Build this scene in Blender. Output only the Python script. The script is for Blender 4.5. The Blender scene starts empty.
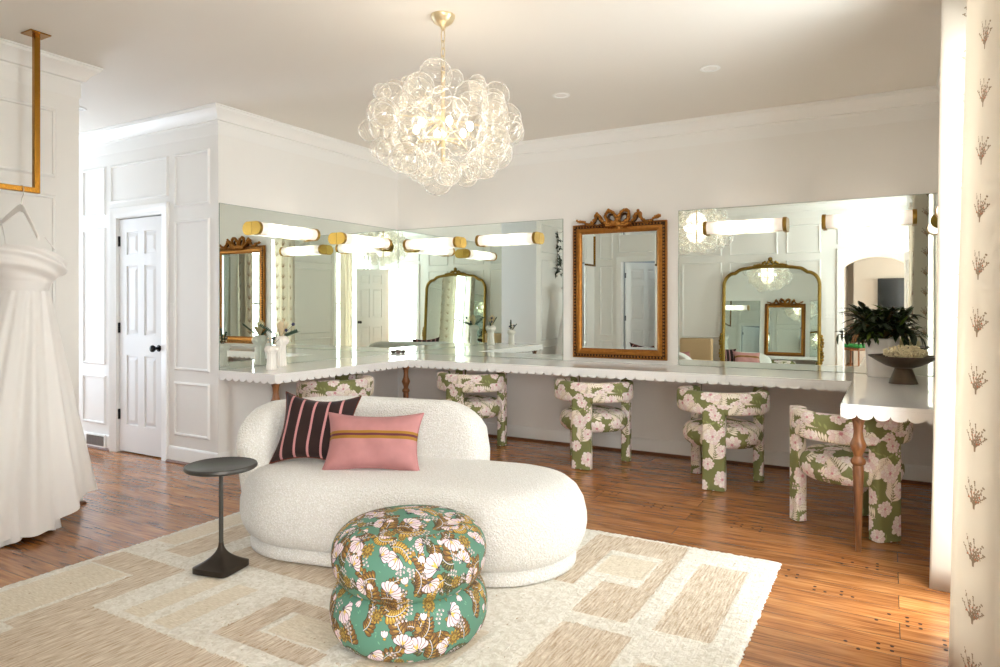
import bpy, math, random
import numpy as np
from mathutils import Vector, Matrix
random.seed(7); RNG = np.random.default_rng(11)
PI = math.pi; sc = bpy.context.scene; C = sc.collection
R_ = math.radians

# ------------------------------------------------------------------ camera, world, lights, exposure
cam_d = bpy.data.cameras.new('camera'); cam = bpy.data.objects.new('camera', cam_d); C.objects.link(cam)
cam.location = (4.567, -5.786, 1.29); cam.rotation_euler = (R_(90), 0, R_(29.77))
cam_d.sensor_width = 36.0; cam_d.lens = 36.0 * 681 / 1000; cam_d.shift_y = -28.3 / 1000; cam_d.clip_start = 0.02
sc.camera = cam
sc.view_settings.view_transform = 'Standard'; sc.view_settings.look = 'None'
sc.view_settings.gamma = 1.0; sc.view_settings.use_curve_mapping = False
sc.view_settings.exposure = 0.86
sc.cycles.max_bounces = 14; sc.cycles.diffuse_bounces = 6; sc.cycles.glossy_bounces = 8
sc.cycles.transmission_bounces = 6; sc.cycles.transparent_max_bounces = 32
sc.cycles.sample_clamp_indirect = 6.0; sc.cycles.caustics_refractive = False
sc.cycles.use_denoising = True

W = bpy.data.worlds.new('daylight'); sc.world = W; W.use_nodes = True
bg = W.node_tree.nodes['Background']; bg.inputs[0].default_value = (0.90, 0.95, 1.0, 1); bg.inputs[1].default_value = 2.4

def area(name, loc, rot, sx, sy, power, col=(1, 1, 1), spread=180):
    d = bpy.data.lights.new(name, 'AREA'); d.shape = 'RECTANGLE'; d.size = sx; d.size_y = sy
    d.energy = power; d.color = col; d.spread = R_(spread)
    o = bpy.data.objects.new(name, d); C.objects.link(o); o.location = loc; o.rotation_euler = rot
    return o
# daylight entering at the two right-hand windows and the hallway window; then added fills beyond the doorways
area('window_daylight', (5.10, -2.50, 1.35), (0, R_(90), 0), 2.3, 0.85, 50, (0.96, 0.98, 1.0))
area('window_daylight', (5.10, -4.80, 1.35), (0, R_(90), 0), 2.3, 0.95, 68, (0.96, 0.98, 1.0))
area('hallway_daylight', (-3.35, -2.78, 1.4), (0, R_(-90), 0), 2.0, 0.9, 20, (0.66, 0.80, 1.0))
area('front_hall_fill', (5.75, -7.1, 1.38), (R_(90), 0, R_(40)), 1.2, 1.9, 135, (0.98, 0.985, 1.0))  # added fill aimed through the doorway onto the sofa front
area('front_room_fill', (7.9, -9.8, 1.5), (0, R_(90), 0), 1.8, 1.2, 120, (1.0, 0.98, 0.95))  # added fill brightening the far room beyond the doorway
area('store_room_fill', (1.0, -6.6, 2.7), (0, 0, 0), .8, .8, 12, (0.9, 0.96, 1.0))  # added overhead fill so the room behind the open door isn't dark

# ------------------------------------------------------------------ helpers
class MB:
    def __init__(s): s.v = []; s.f = []; s.uv = []
    def quad(s, ids, uvs=None): s.f.append(tuple(ids)); s.uv.append(uvs)
    def box(s, x0, x1, y0, y1, z0, z1):
        b = len(s.v)
        s.v += [(x0,y0,z0),(x1,y0,z0),(x1,y1,z0),(x0,y1,z0),(x0,y0,z1),(x1,y0,z1),(x1,y1,z1),(x0,y1,z1)]
        for q in ((0,3,2,1),(4,5,6,7),(0,1,5,4),(1,2,6,5),(2,3,7,6),(3,0,4,7)): s.quad([b+i for i in q])
        return s
    def obox(s, M, hx, hy, hz):
        b = len(s.v)
        for z in (-hz, hz):
            for x, y in ((-hx,-hy),(hx,-hy),(hx,hy),(-hx,hy)): s.v.append(tuple(M @ Vector((x,y,z))))
        for q in ((0,3,2,1),(4,5,6,7),(0,1,5,4),(1,2,6,5),(2,3,7,6),(3,0,4,7)): s.quad([b+i for i in q])
        return s
    def grid(s, P, closeu=False, closev=False, uv=None, capu=False):
        """P[i][j] rows; u runs along j"""
        b = len(s.v); n = len(P); m = len(P[0])
        for r in P: s.v += [tuple(p) for p in r]
        for i in range(n if closev else n-1):
            for j in range(m if closeu else m-1):
                i2, j2 = (i+1) % n, (j+1) % m
                q = [b+i*m+j, b+i*m+j2, b+i2*m+j2, b+i2*m+j]
                w = None
                if uv: w = [uv(i, j), uv(i, j+1), uv(i+1, j+1), uv(i+1, j)]
                s.quad(q, w)
        if capu:
            s.quad([b+j for j in range(m)][::-1], [uv(0, j) for j in range(m)][::-1] if uv else None)
            s.quad([b+(n-1)*m+j for j in range(m)], [uv(n-1, j) for j in range(m)] if uv else None)
        return s
    def lathe(s, prof, seg=24, c=(0,0,0), flute=None, uv=None):
        P = []
        for (r, z) in prof:
            row = []
            for j in range(seg):
                a = 2*PI*j/seg; rr = r * (1 + (flute(a, z) if flute else 0))
                row.append((c[0]+rr*math.cos(a), c[1]+rr*math.sin(a), c[2]+z))
            P.append(row)
        return s.grid(P, closeu=True, uv=uv, capu=True)
    def tube(s, pts, r, seg=8, closed=False, cap=True):
        pts = [Vector(p) for p in pts]; n = len(pts); P = []; N = None
        for i, p in enumerate(pts):
            a = pts[i-1] if (i or closed) else pts[0]; c = pts[(i+1) % n] if (i < n-1 or closed) else pts[-1]
            t = (c-a).normalized()
            if N is None:
                N = t.cross(Vector((0,0,1)));  N = N if N.length > .05 else t.cross(Vector((1,0,0)))
            N = (N - t*N.dot(t)).normalized(); B = t.cross(N)
            rr = r(i/(n-1)) if callable(r) else r
            P.append([p + (N*math.cos(2*PI*k/seg) + B*math.sin(2*PI*k/seg))*rr for k in range(seg)])
        return s.grid(P, closeu=True, closev=closed, capu=cap and not closed)
    def ball(s, c, r, seg=10, rings=6, sq=(1,1,1)):
        P = []
        for i in range(rings+1):
            a = PI*i/rings; a = min(max(a, .02), PI-.02)
            P.append([(c[0]+r*sq[0]*math.sin(a)*math.cos(2*PI*j/seg), c[1]+r*sq[1]*math.sin(a)*math.sin(2*PI*j/seg), c[2]-r*sq[2]*math.cos(a)) for j in range(seg)])
        return s.grid(P, closeu=True, capu=True)
    def prism(s, poly, z0, z1):
        b = len(s.v); n = len(poly)
        s.v += [(x,y,z0) for x,y in poly] + [(x,y,z1) for x,y in poly]
        s.quad([b+i for i in range(n)][::-1]); s.quad([b+n+i for i in range(n)])
        for i in range(n): s.quad([b+i, b+(i+1)%n, b+n+(i+1)%n, b+n+i])
        return s
    def strip(s, outline_top, outline_bot, off):
        """thin fascia between two same-length point rows, thickness vector off"""
        o = Vector(off); T = [Vector(p) for p in outline_top]; B = [Vector(p) for p in outline_bot]
        return s.grid([T, B, [p+o for p in B], [p+o for p in T]], closev=True)
    def leaf(s, p, d, L, w, bend=.2, up=Vector((0,0,1)), seg=5, fold=.25):
        p = Vector(p); d = Vector(d).normalized(); side = d.cross(up)
        if side.length < .05: side = d.cross(Vector((1,0,0)))
        side.normalize(); nrm = side.cross(d)
        P = []
        for i in range(seg+1):
            t = i/seg; ww = w*math.sin(PI*min(max(t, .04), .985)**.8); c = p + d*L*t - nrm*bend*L*t*t
            P.append([c - side*ww + nrm*ww*fold, c, c + side*ww + nrm*ww*fold])
        return s.grid(P)
    def xf(s, M): s.v = [tuple(M @ Vector(p)) for p in s.v]; return s
    def build(s, name, mat, parent=None, smooth=40, loc=None, rot=None, bevel=0, bseg=2):
        me = bpy.data.meshes.new(name); me.from_pydata(s.v, [], s.f)
        if any(u is not None for u in s.uv):
            lay = me.uv_layers.new(name='UVMap'); k = 0
            for f, u in zip(s.f, s.uv):
                for q in range(len(f)):
                    if u is not None: lay.data[k].uv = u[q]
                    k += 1
        me.materials.append(mat)
        me.update()
        if smooth:
            me.polygons.foreach_set('use_smooth', [True]*len(me.polygons))
            if smooth < 180: me.set_sharp_from_angle(angle=R_(smooth))
        o = bpy.data.objects.new(name, me); C.objects.link(o)
        if parent: o.parent = parent
        if loc: o.location = loc
        if rot: o.rotation_euler = rot
        if bevel:
            m = o.modifiers.new('bevel', 'BEVEL'); m.width = bevel; m.segments = bseg; m.limit_method = 'ANGLE'; m.harden_normals = False
        return o

def tag(o, label=None, cat=None, group=None, kind=None):
    if label: o['label'] = label
    if cat: o['category'] = cat
    if group: o['group'] = group
    if kind: o['kind'] = kind
    return o
def empty(name, loc=(0,0,0), rz=0):
    o = bpy.data.objects.new(name, None); C.objects.link(o); o.location = loc; o.rotation_euler = (0,0,rz); o.empty_display_size = .1
    return o
def struct(o, label=None): o['kind'] = 'structure'; 
def copy_tree(o, parent=None):
    c = o.copy(); C.objects.link(c)
    if parent: c.parent = parent
    for ch in list(o.children): copy_tree(ch, c)
    return c
def smooth_poly(pts, n):
    """Catmull-Rom through points"""
    P = [Vector(p) for p in pts]; out = []
    for i in range(len(P)-1):
        a, b, c, d = P[max(i-1,0)], P[i], P[i+1], P[min(i+2, len(P)-1)]
        for k in range(n):
            t = k/n
            out.append(.5*((2*b)+(c-a)*t+(2*a-5*b+4*c-d)*t*t+(3*b-a-3*c+d)*t**3))
    out.append(P[-1]); return out

# ------------------------------------------------------------------ materials
def lin(c): return tuple(((x/255)/12.92 if x/255 <= .04045 else ((x/255+.055)/1.055)**2.4) for x in c)
def new_mat(name):
    m = bpy.data.materials.new(name); m.use_nodes = True; nt = m.node_tree
    return m, nt, nt.nodes['Principled BSDF']
def N(nt, t, **kw):
    n = nt.nodes.new(t)
    for k, v in kw.items():
        if k in ('operation', 'blend_type', 'data_type', 'noise_dimensions', 'wave_type', 'bands_direction', 'feature', 'attribute_name', 'interpolation'): setattr(n, k, v)
        else: n.inputs[k].default_value = v
    return n
def coords(nt, scale=(1,1,1), src='Object', rot=(0,0,0)):
    tc = nt.nodes.new('ShaderNodeTexCoord'); mp = nt.nodes.new('ShaderNodeMapping')
    mp.inputs['Scale'].default_value = scale; mp.inputs['Rotation'].default_value = rot
    nt.links.new(tc.outputs[src], mp.inputs[0]); return mp.outputs[0]
def add_bump(nt, p, height, strength=.3, dist=.01):
    b = nt.nodes.new('ShaderNodeBump'); b.inputs['Strength'].default_value = strength; b.inputs['Distance'].default_value = dist
    nt.links.new(height, b.inputs['Height']); nt.links.new(b.outputs[0], p.inputs['Normal'])
def plain(name, rgb, rough=.5, metal=0, noise=0.06, nscale=8, bump=0, bscale=200, coat=0, sheen=0, spec=.5, bdist=.002):
    m, nt, p = new_mat(name)
    v = coords(nt); n = N(nt, 'ShaderNodeTexNoise', Scale=nscale, Detail=3.0); nt.links.new(v, n.inputs['Vector'])
    mx = N(nt, 'ShaderNodeMixRGB', blend_type='MIX'); c = lin(rgb)
    mx.inputs[1].default_value = tuple(x*(1-noise) for x in c) + (1,); mx.inputs[2].default_value = tuple(min(1, x*(1+noise)) for x in c) + (1,)
    nt.links.new(n.outputs['Fac'], mx.inputs[0]); nt.links.new(mx.outputs[0], p.inputs['Base Color'])
    p.inputs['Roughness'].default_value = rough; p.inputs['Metallic'].default_value = metal
    p.inputs['Coat Weight'].default_value = coat; p.inputs['Sheen Weight'].default_value = sheen; p.inputs['Specular IOR Level'].default_value = spec
    if bump:
        b = N(nt, 'ShaderNodeTexNoise', Scale=bscale, Detail=2.0); nt.links.new(v, b.inputs['Vector']); add_bump(nt, p, b.outputs['Fac'], bump, bdist)
    return m
M_wall = plain('wall_paint', (236, 234, 230), .55, noise=.01)
M_hall = plain('hall_wall_paint', (226, 221, 208), .6, noise=.01)
M_ceil = plain('ceiling_paint', (230, 225, 217), .7, noise=.015, nscale=2)
M_trim = plain('trim_paint', (238, 237, 234), .38, noise=.01)
M_door = plain('door_paint', (236, 236, 236), .35, noise=.01)
M_quartz = plain('white_quartz', (240, 238, 236), .06, noise=.012, nscale=30)
M_black = plain('black_metal', (22, 20, 20), .35, metal=.6)
M_brass = plain('aged_brass', (158, 112, 44), .26, metal=1, noise=.12, nscale=30)
M_brushed = plain('brushed_brass', (168, 134, 66), .34, metal=1, noise=.08, nscale=60)
M_gold = plain('antique_gold', (166, 110, 50), .38, metal=.85, noise=.35, nscale=35, bump=.3, bscale=120)
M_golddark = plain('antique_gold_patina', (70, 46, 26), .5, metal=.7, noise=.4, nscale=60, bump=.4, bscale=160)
M_archgold = plain('olive_gold', (140, 112, 50), .4, metal=.85, noise=.3, nscale=40)
M_champagne = plain('champagne_metal', (216, 198, 160), .35, metal=.7, noise=.1)
M_pewter = plain('dark_pewter', (78, 76, 72), .42, metal=.75, noise=.18, nscale=12)
M_bronze = plain('dark_bronze', (62, 54, 46), .34, metal=.7, noise=.12, nscale=14)
M_bowl = plain('bronze_bowl_metal', (88, 72, 56), .42, metal=.6, noise=.3, nscale=18, bump=.2, bscale=60)
M_ceramic = plain('cream_ceramic', (240, 234, 226), .3, noise=.02)
M_pot = plain('white_pot_ceramic', (235, 228, 222), .55, noise=.015)
M_dress = plain('dress_satin', (236, 232, 229), .42, noise=.02, sheen=.3)
M_hanger = plain('white_painted_wood', (244, 240, 236), .4, noise=.01)
M_steel = plain('hook_steel', (190, 186, 180), .25, metal=1)
M_tan = plain('tan_upholstery', (188, 160, 122), .8, noise=.08, nscale=60)
M_screen = plain('black_screen', (8, 8, 9), .15)
M_leafg = plain('dark_leaf', (38, 54, 26), .42, noise=.35, nscale=14)
M_leafl = plain('light_leaf', (98, 120, 46), .45, noise=.2, nscale=14)
M_euc = plain('eucalyptus', (60, 84, 66), .6, noise=.25, nscale=20)
M_dried = plain('dried_flower', (240, 226, 190), .8, noise=.12, nscale=60)
M_fan = plain('dried_fan_leaf', (222, 204, 168), .8, noise=.12, nscale=60)
M_thistle = plain('thistle_blue', (56, 60, 92), .8, noise=.2, nscale=80)
M_stemb = plain('brown_stem', (104, 84, 52), .8)
M_plate = plain('switch_plastic', (240, 238, 234), .35, noise=.01)
M_vent = plain('vent_grey', (150, 150, 150), .4, metal=.5)
M_shoe = plain('stained_shoe', (112, 68, 38), .45, noise=.15, nscale=20)
M_ac = plain('white_plastic', (238, 238, 234), .35, noise=.01)
M_pipe = plain('velvet_rust', (110, 48, 24), .8, noise=.1)

def mirror_mat():
    m, nt, p = new_mat('mirror_silver')
    p.inputs['Base Color'].default_value = (.80, .865, .825, 1); p.inputs['Metallic'].default_value = 1; p.inputs['Roughness'].default_value = 0.0
    return m
M_mirror = mirror_mat()
M_mirroredge = plain('mirror_edge', (128, 142, 132), .2, noise=.05)

def glass_mat(name, tint=(1,1,1), amount=.1, swirl=False):
    m, nt, p = new_mat(name); nt.nodes.remove(p); out = nt.nodes['Material Output']
    tr = N(nt, 'ShaderNodeBsdfTransparent'); tr.inputs[0].default_value = (*tint, 1)
    gl = N(nt, 'ShaderNodeBsdfGlossy', Roughness=.03); lwf = N(nt, 'ShaderNodeLayerWeight', Blend=.5); p5 = N(nt, 'ShaderNodeMath', operation='POWER'); p5.inputs[1].default_value = 5.0; nt.links.new(lwf.outputs['Facing'], p5.inputs[0]); fr = N(nt, 'ShaderNodeMath', operation='MULTIPLY_ADD'); fr.inputs[1].default_value = .9; fr.inputs[2].default_value = .04; nt.links.new(p5.outputs[0], fr.inputs[0])
    add = N(nt, 'ShaderNodeMath', operation='ADD'); add.inputs[1].default_value = amount
    fs = N(nt, 'ShaderNodeMath', operation='MULTIPLY'); fs.inputs[1].default_value = 1.3 if swirl else 1.0; nt.links.new(fr.outputs[0], fs.inputs[0]); nt.links.new(fs.outputs[0], add.inputs[0]); mx = nt.nodes.new('ShaderNodeMixShader')
    nt.links.new(add.outputs[0], mx.inputs[0]); nt.links.new(tr.outputs[0], mx.inputs[1]); nt.links.new(gl.outputs[0], mx.inputs[2])
    nt.links.new(mx.outputs[0], out.inputs[0])
    if swirl:
        wv = N(nt, 'ShaderNodeTexWave', Scale=1.6, Distortion=.8); wv.bands_direction = 'DIAGONAL'
        nt.links.new(coords(nt), wv.inputs['Vector'])
        lw = N(nt, 'ShaderNodeLayerWeight', Blend=.5); pw = N(nt, 'ShaderNodeMath', operation='POWER'); pw.inputs[1].default_value = 3.0; nt.links.new(lw.outputs['Facing'], pw.inputs[0])
        w2 = N(nt, 'ShaderNodeMath', operation='POWER'); w2.inputs[1].default_value = 5.0; nt.links.new(wv.outputs['Fac'], w2.inputs[0])
        a = N(nt, 'ShaderNodeMath', operation='MULTIPLY_ADD'); a.inputs[1].default_value = .14; nt.links.new(w2.outputs[0], a.inputs[0])
        b = N(nt, 'ShaderNodeMath', operation='MULTIPLY'); b.inputs[1].default_value = .50; nt.links.new(pw.outputs[0], b.inputs[0]); nt.links.new(b.outputs[0], a.inputs[2])
        df = N(nt, 'ShaderNodeBsdfTranslucent'); df.inputs[0].default_value = (1, .98, .94, 1); dd = N(nt, 'ShaderNodeBsdfDiffuse'); dd.inputs[0].default_value = (1, .98, .95, 1)
        m0 = nt.nodes.new('ShaderNodeMixShader'); m0.inputs[0].default_value = .5; nt.links.new(df.outputs[0], m0.inputs[1]); nt.links.new(dd.outputs[0], m0.inputs[2])
        m2 = nt.nodes.new('ShaderNodeMixShader'); nt.links.new(a.outputs[0], m2.inputs[0]); nt.links.new(mx.outputs[0], m2.inputs[1]); nt.links.new(m0.outputs[0], m2.inputs[2]); nt.links.new(m2.outputs[0], out.inputs[0])
    return m
M_pane = glass_mat('window_glass', (.98, 1, .99), .0)
M_bubble = glass_mat('blown_glass', (.995, .99, .975), .0, True)

def emis(name, rgb, s):
    m, nt, p = new_mat(name); p.inputs['Base Color'].default_value = (.9, .88, .84, 1); p.inputs['Emission Color'].default_value = (*rgb, 1)
    p.inputs['Emission Strength'].default_value = s; p.inputs['Roughness'].default_value = .25; return m
M_bulb = emis('warm_bulb', (1, .88, .72), 20)
M_globe = emis('hall_lamp_glass', (1, .96, .9), 4)
M_down = emis('downlight_lens', (1, .95, .88), .02)
def sconce_glass():
    # frosted tube with two bulbs inside: brighter where the bulbs sit
    m, nt, p = new_mat('frosted_lit_glass')
    p.inputs['Base Color'].default_value = (.95, .9, .86, 1); p.inputs['Roughness'].default_value = .2
    v = coords(nt, (1,1,1), 'Object'); sp = nt.nodes.new('ShaderNodeSeparateXYZ'); nt.links.new(v, sp.inputs[0])
    ab = N(nt, 'ShaderNodeMath', operation='ABSOLUTE'); nt.links.new(sp.outputs[0], ab.inputs[0])
    s1 = N(nt, 'ShaderNodeMath', operation='SUBTRACT'); s1.inputs[1].default_value = .11; nt.links.new(ab.outputs[0], s1.inputs[0])
    a2 = N(nt, 'ShaderNodeMath', operation='ABSOLUTE'); nt.links.new(s1.outputs[0], a2.inputs[0])
    r = nt.nodes.new('ShaderNodeMapRange'); r.interpolation_type = 'SMOOTHSTEP'; r.inputs[1].default_value = .02; r.inputs[2].default_value = .15; r.inputs[3].default_value = 1.9; r.inputs[4].default_value = .2
    nt.links.new(a2.outputs[0], r.inputs[0]); p.inputs['Emission Color'].default_value = (1, .86, .70, 1); nt.links.new(r.outputs[0], p.inputs['Emission Strength'])
    return m
M_tube = sconce_glass()

def floor_mat():
    m, nt, p = new_mat('oak_planks')
    L = nt.links.new
    tc = nt.nodes.new('ShaderNodeTexCoord')
    br = nt.nodes.new('ShaderNodeTexBrick'); br.offset = .37; br.offset_frequency = 2; br.inputs['Scale'].default_value = 1
    br.inputs['Brick Width'].default_value = 1.75; br.inputs['Row Height'].default_value = .152; br.inputs['Mortar Size'].default_value = .0014
    br.inputs['Mortar Smooth'].default_value = .2; br.inputs['Bias'].default_value = 0
    br.inputs['Color1'].default_value = (0, 0, 0, 1); br.inputs['Color2'].default_value = (1, 1, 1, 1); br.inputs['Mortar'].default_value = (.5, .5, .5, 1)
    L(tc.outputs['Object'], br.inputs['Vector'])
    # per plank offset of the grain
    sc2 = N(nt, 'ShaderNodeVectorMath', operation='SCALE'); sc2.inputs['Scale'].default_value = 9.0; L(br.outputs['Color'], sc2.inputs[0])
    ad = N(nt, 'ShaderNodeVectorMath', operation='ADD'); L(tc.outputs['Object'], ad.inputs[0]); L(sc2.outputs[0], ad.inputs[1])
    mp = nt.nodes.new('ShaderNodeMapping'); mp.inputs['Scale'].default_value = (.9, 5.0, 1); L(ad.outputs[0], mp.inputs[0])
    wn = N(nt, 'ShaderNodeTexNoise', Scale=1.6, Detail=2.0, Distortion=.6); L(mp.outputs[0], wn.inputs['Vector'])
    rings = N(nt, 'ShaderNodeMath', operation='MULTIPLY'); rings.inputs[1].default_value = 22; L(wn.outputs['Fac'], rings.inputs[0])
    sn = N(nt, 'ShaderNodeMath', operation='SINE'); L(rings.outputs[0], sn.inputs[0])
    mp2 = nt.nodes.new('ShaderNodeMapping'); mp2.inputs['Scale'].default_value = (5, 75, 1); L(ad.outputs[0], mp2.inputs[0])
    fn = N(nt, 'ShaderNodeTexNoise', Scale=1.0, Detail=4.0); L(mp2.outputs[0], fn.inputs['Vector'])
    g = N(nt, 'ShaderNodeMath', operation='MULTIPLY_ADD'); g.inputs[1].default_value = .10; L(sn.outputs[0], g.inputs[0]); L(fn.outputs['Fac'], g.inputs[2])
    rp = nt.nodes.new('ShaderNodeValToRGB'); e = rp.color_ramp.elements
    e[0].position = .22; e[0].color = (*lin((116, 66, 34)), 1); e[1].position = .74; e[1].color = (*lin((190, 132, 80)), 1)
    k = e.new(.5); k.color = (*lin((164, 106, 58)), 1); L(g.outputs[0], rp.inputs[0])
    # plank to plank tone
    hv = nt.nodes.new('ShaderNodeHueSaturation'); L(rp.outputs[0], hv.inputs['Color'])
    mr = nt.nodes.new('ShaderNodeMapRange'); mr.inputs[3].default_value = .84; mr.inputs[4].default_value = 1.12; L(br.outputs['Color'], mr.inputs[0]); L(mr.outputs[0], hv.inputs['Value'])
    mm = N(nt, 'ShaderNodeMixRGB', blend_type='MIX'); mm.inputs[2].default_value = (*lin((56, 30, 16)), 1); L(br.outputs['Fac'], mm.inputs[0]); L(hv.outputs[0], mm.inputs[1])
    L(mm.outputs[0], p.inputs['Base Color']); p.inputs['Roughness'].default_value = .26; p.inputs['Coat Weight'].default_value = .25; p.inputs['Coat Roughness'].default_value = .12
    inv = N(nt, 'ShaderNodeMath', operation='MULTIPLY_ADD'); inv.inputs[1].default_value = -4; L(br.outputs['Fac'], inv.inputs[0]); inv.inputs[2].default_value = 1
    add_bump(nt, p, inv.outputs[0], .05, .001)
    return m
M_floor = floor_mat()

def boucle():
    m, nt, p = new_mat('white_boucle'); L = nt.links.new; v = coords(nt)
    n = N(nt, 'ShaderNodeTexNoise', Scale=95.0, Detail=3.0, Distortion=1.4); L(v, n.inputs['Vector'])
    vo = N(nt, 'ShaderNodeTexVoronoi', Scale=120.0); L(v, vo.inputs['Vector'])
    a = N(nt, 'ShaderNodeMath', operation='SUBTRACT'); L(n.outputs['Fac'], a.inputs[0]); L(vo.outputs['Distance'], a.inputs[1])
    rp = nt.nodes.new('ShaderNodeValToRGB'); e = rp.color_ramp.elements; e[0].position = .0; e[0].color = (*lin((232, 228, 220)), 1); e[1].position = .3; e[1].color = (*lin((250, 248, 244)), 1)
    L(a.outputs[0], rp.inputs[0]); L(rp.outputs[0], p.inputs['Base Color']); p.inputs['Roughness'].default_value = .95; p.inputs['Sheen Weight'].default_value = .3
    add_bump(nt, p, a.outputs[0], .9, .008); return m
M_boucle = boucle()

def rug_mat():
    m, nt, p = new_mat('woven_rug'); L = nt.links.new
    v = coords(nt)
    at = nt.nodes.new('ShaderNodeVertexColor'); at.layer_name = 'weave'; sp = nt.nodes.new('ShaderNodeSeparateColor'); L(at.outputs[0], sp.inputs[0])
    # R: tan amount, G: sand amount
    fine = N(nt, 'ShaderNodeTexNoise', Scale=1.0, Detail=3.0); mpf = nt.nodes.new('ShaderNodeMapping'); mpf.inputs['Scale'].default_value = (120, 12, 1); L(v, mpf.inputs[0]); L(mpf.outputs[0], fine.inputs['Vector'])
    fin2 = N(nt, 'ShaderNodeTexNoise', Scale=1.0, Detail=3.0); mpg = nt.nodes.new('ShaderNodeMapping'); mpg.inputs['Scale'].default_value = (30, 150, 1); L(v, mpg.inputs[0]); L(mpg.outputs[0], fin2.inputs['Vector'])
    nb = N(nt, 'ShaderNodeTexNoise', Scale=42.0, Detail=3.0, Distortion=1.0); L(v, nb.inputs['Vector'])
    def ramp(src, c0, c1, p0=.3, p1=.7):
        r = nt.nodes.new('ShaderNodeValToRGB'); e = r.color_ramp.elements; e[0].position = p0; e[1].position = p1; e[0].color = (*lin(c0), 1); e[1].color = (*lin(c1), 1); L(src, r.inputs[0]); return r.outputs[0]
    cream = ramp(nb.outputs['Fac'], (208, 200, 184), (240, 236, 227)); tan = ramp(fine.outputs['Fac'], (178, 154, 126), (228, 216, 198)); sand = ramp(fin2.outputs['Fac'], (206, 192, 168), (230, 220, 202))
    edge = N(nt, 'ShaderNodeMath', operation='SUBTRACT'); edge.inputs[1].default_value = .5; L(nb.outputs['Fac'], edge.inputs[0])
    def soft(src):
        a = N(nt, 'ShaderNodeMath', operation='MULTIPLY_ADD'); a.inputs[1].default_value = 2.2; L(edge.outputs[0], a.inputs[0]); L(src, a.inputs[2])
        r = nt.nodes.new('ShaderNodeMapRange'); r.inputs[1].default_value = .42; r.inputs[2].default_value = .58; L(a.outputs[0], r.inputs[0]); return r.outputs[0]
    m1 = N(nt, 'ShaderNodeMixRGB'); L(soft(sp.outputs[1]), m1.inputs[0]); L(cream, m1.inputs[1]); L(sand, m1.inputs[2])
    m2 = N(nt, 'ShaderNodeMixRGB'); L(soft(sp.outputs[0]), m2.inputs[0]); L(m1.outputs[0], m2.inputs[1]); L(tan, m2.inputs[2])
    # brown slubs
    vo = N(nt, 'ShaderNodeTexNoise', Scale=1.0, Detail=2.0); mpv = nt.nodes.new('ShaderNodeMapping'); mpv.inputs['Scale'].default_value = (70, 34, 1); L(v, mpv.inputs[0]); L(mpv.outputs[0], vo.inputs['Vector'])
    sl = nt.nodes.new('ShaderNodeMapRange'); sl.inputs[1].default_value = .70; sl.inputs[2].default_value = .76; L(vo.outputs['Fac'], sl.inputs[0])
    m3 = N(nt, 'ShaderNodeMixRGB'); L(sl.outputs[0], m3.inputs[0]); L(m2.outputs[0], m3.inputs[1]); m3.inputs[2].default_value = (*lin((160, 120, 74)), 1)
    L(m3.outputs[0], p.inputs['Base Color']); p.inputs['Roughness'].default_value = .95
    h = N(nt, 'ShaderNodeMath', operation='ADD'); L(nb.outputs['Fac'], h.inputs[0]); L(fine.outputs['Fac'], h.inputs[1]); add_bump(nt, p, h.outputs[0], .8, .007)
    return m
M_rug = rug_mat()

def turned_wood():
    m, nt, p = new_mat('walnut'); L = nt.links.new; v = coords(nt, (18, 18, 2.5))
    n = N(nt, 'ShaderNodeTexNoise', Scale=1.5, Detail=4.0, Distortion=.8); L(v, n.inputs['Vector'])
    rp = nt.nodes.new('ShaderNodeValToRGB'); e = rp.color_ramp.elements; e[0].position = .32; e[0].color = (*lin((84, 48, 26)), 1); e[1].position = .68; e[1].color = (*lin((158, 104, 62)), 1)
    L(n.outputs['Fac'], rp.inputs[0]); L(rp.outputs[0], p.inputs['Base Color']); p.inputs['Roughness'].default_value = .35; return m
M_walnut = turned_wood()

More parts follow.
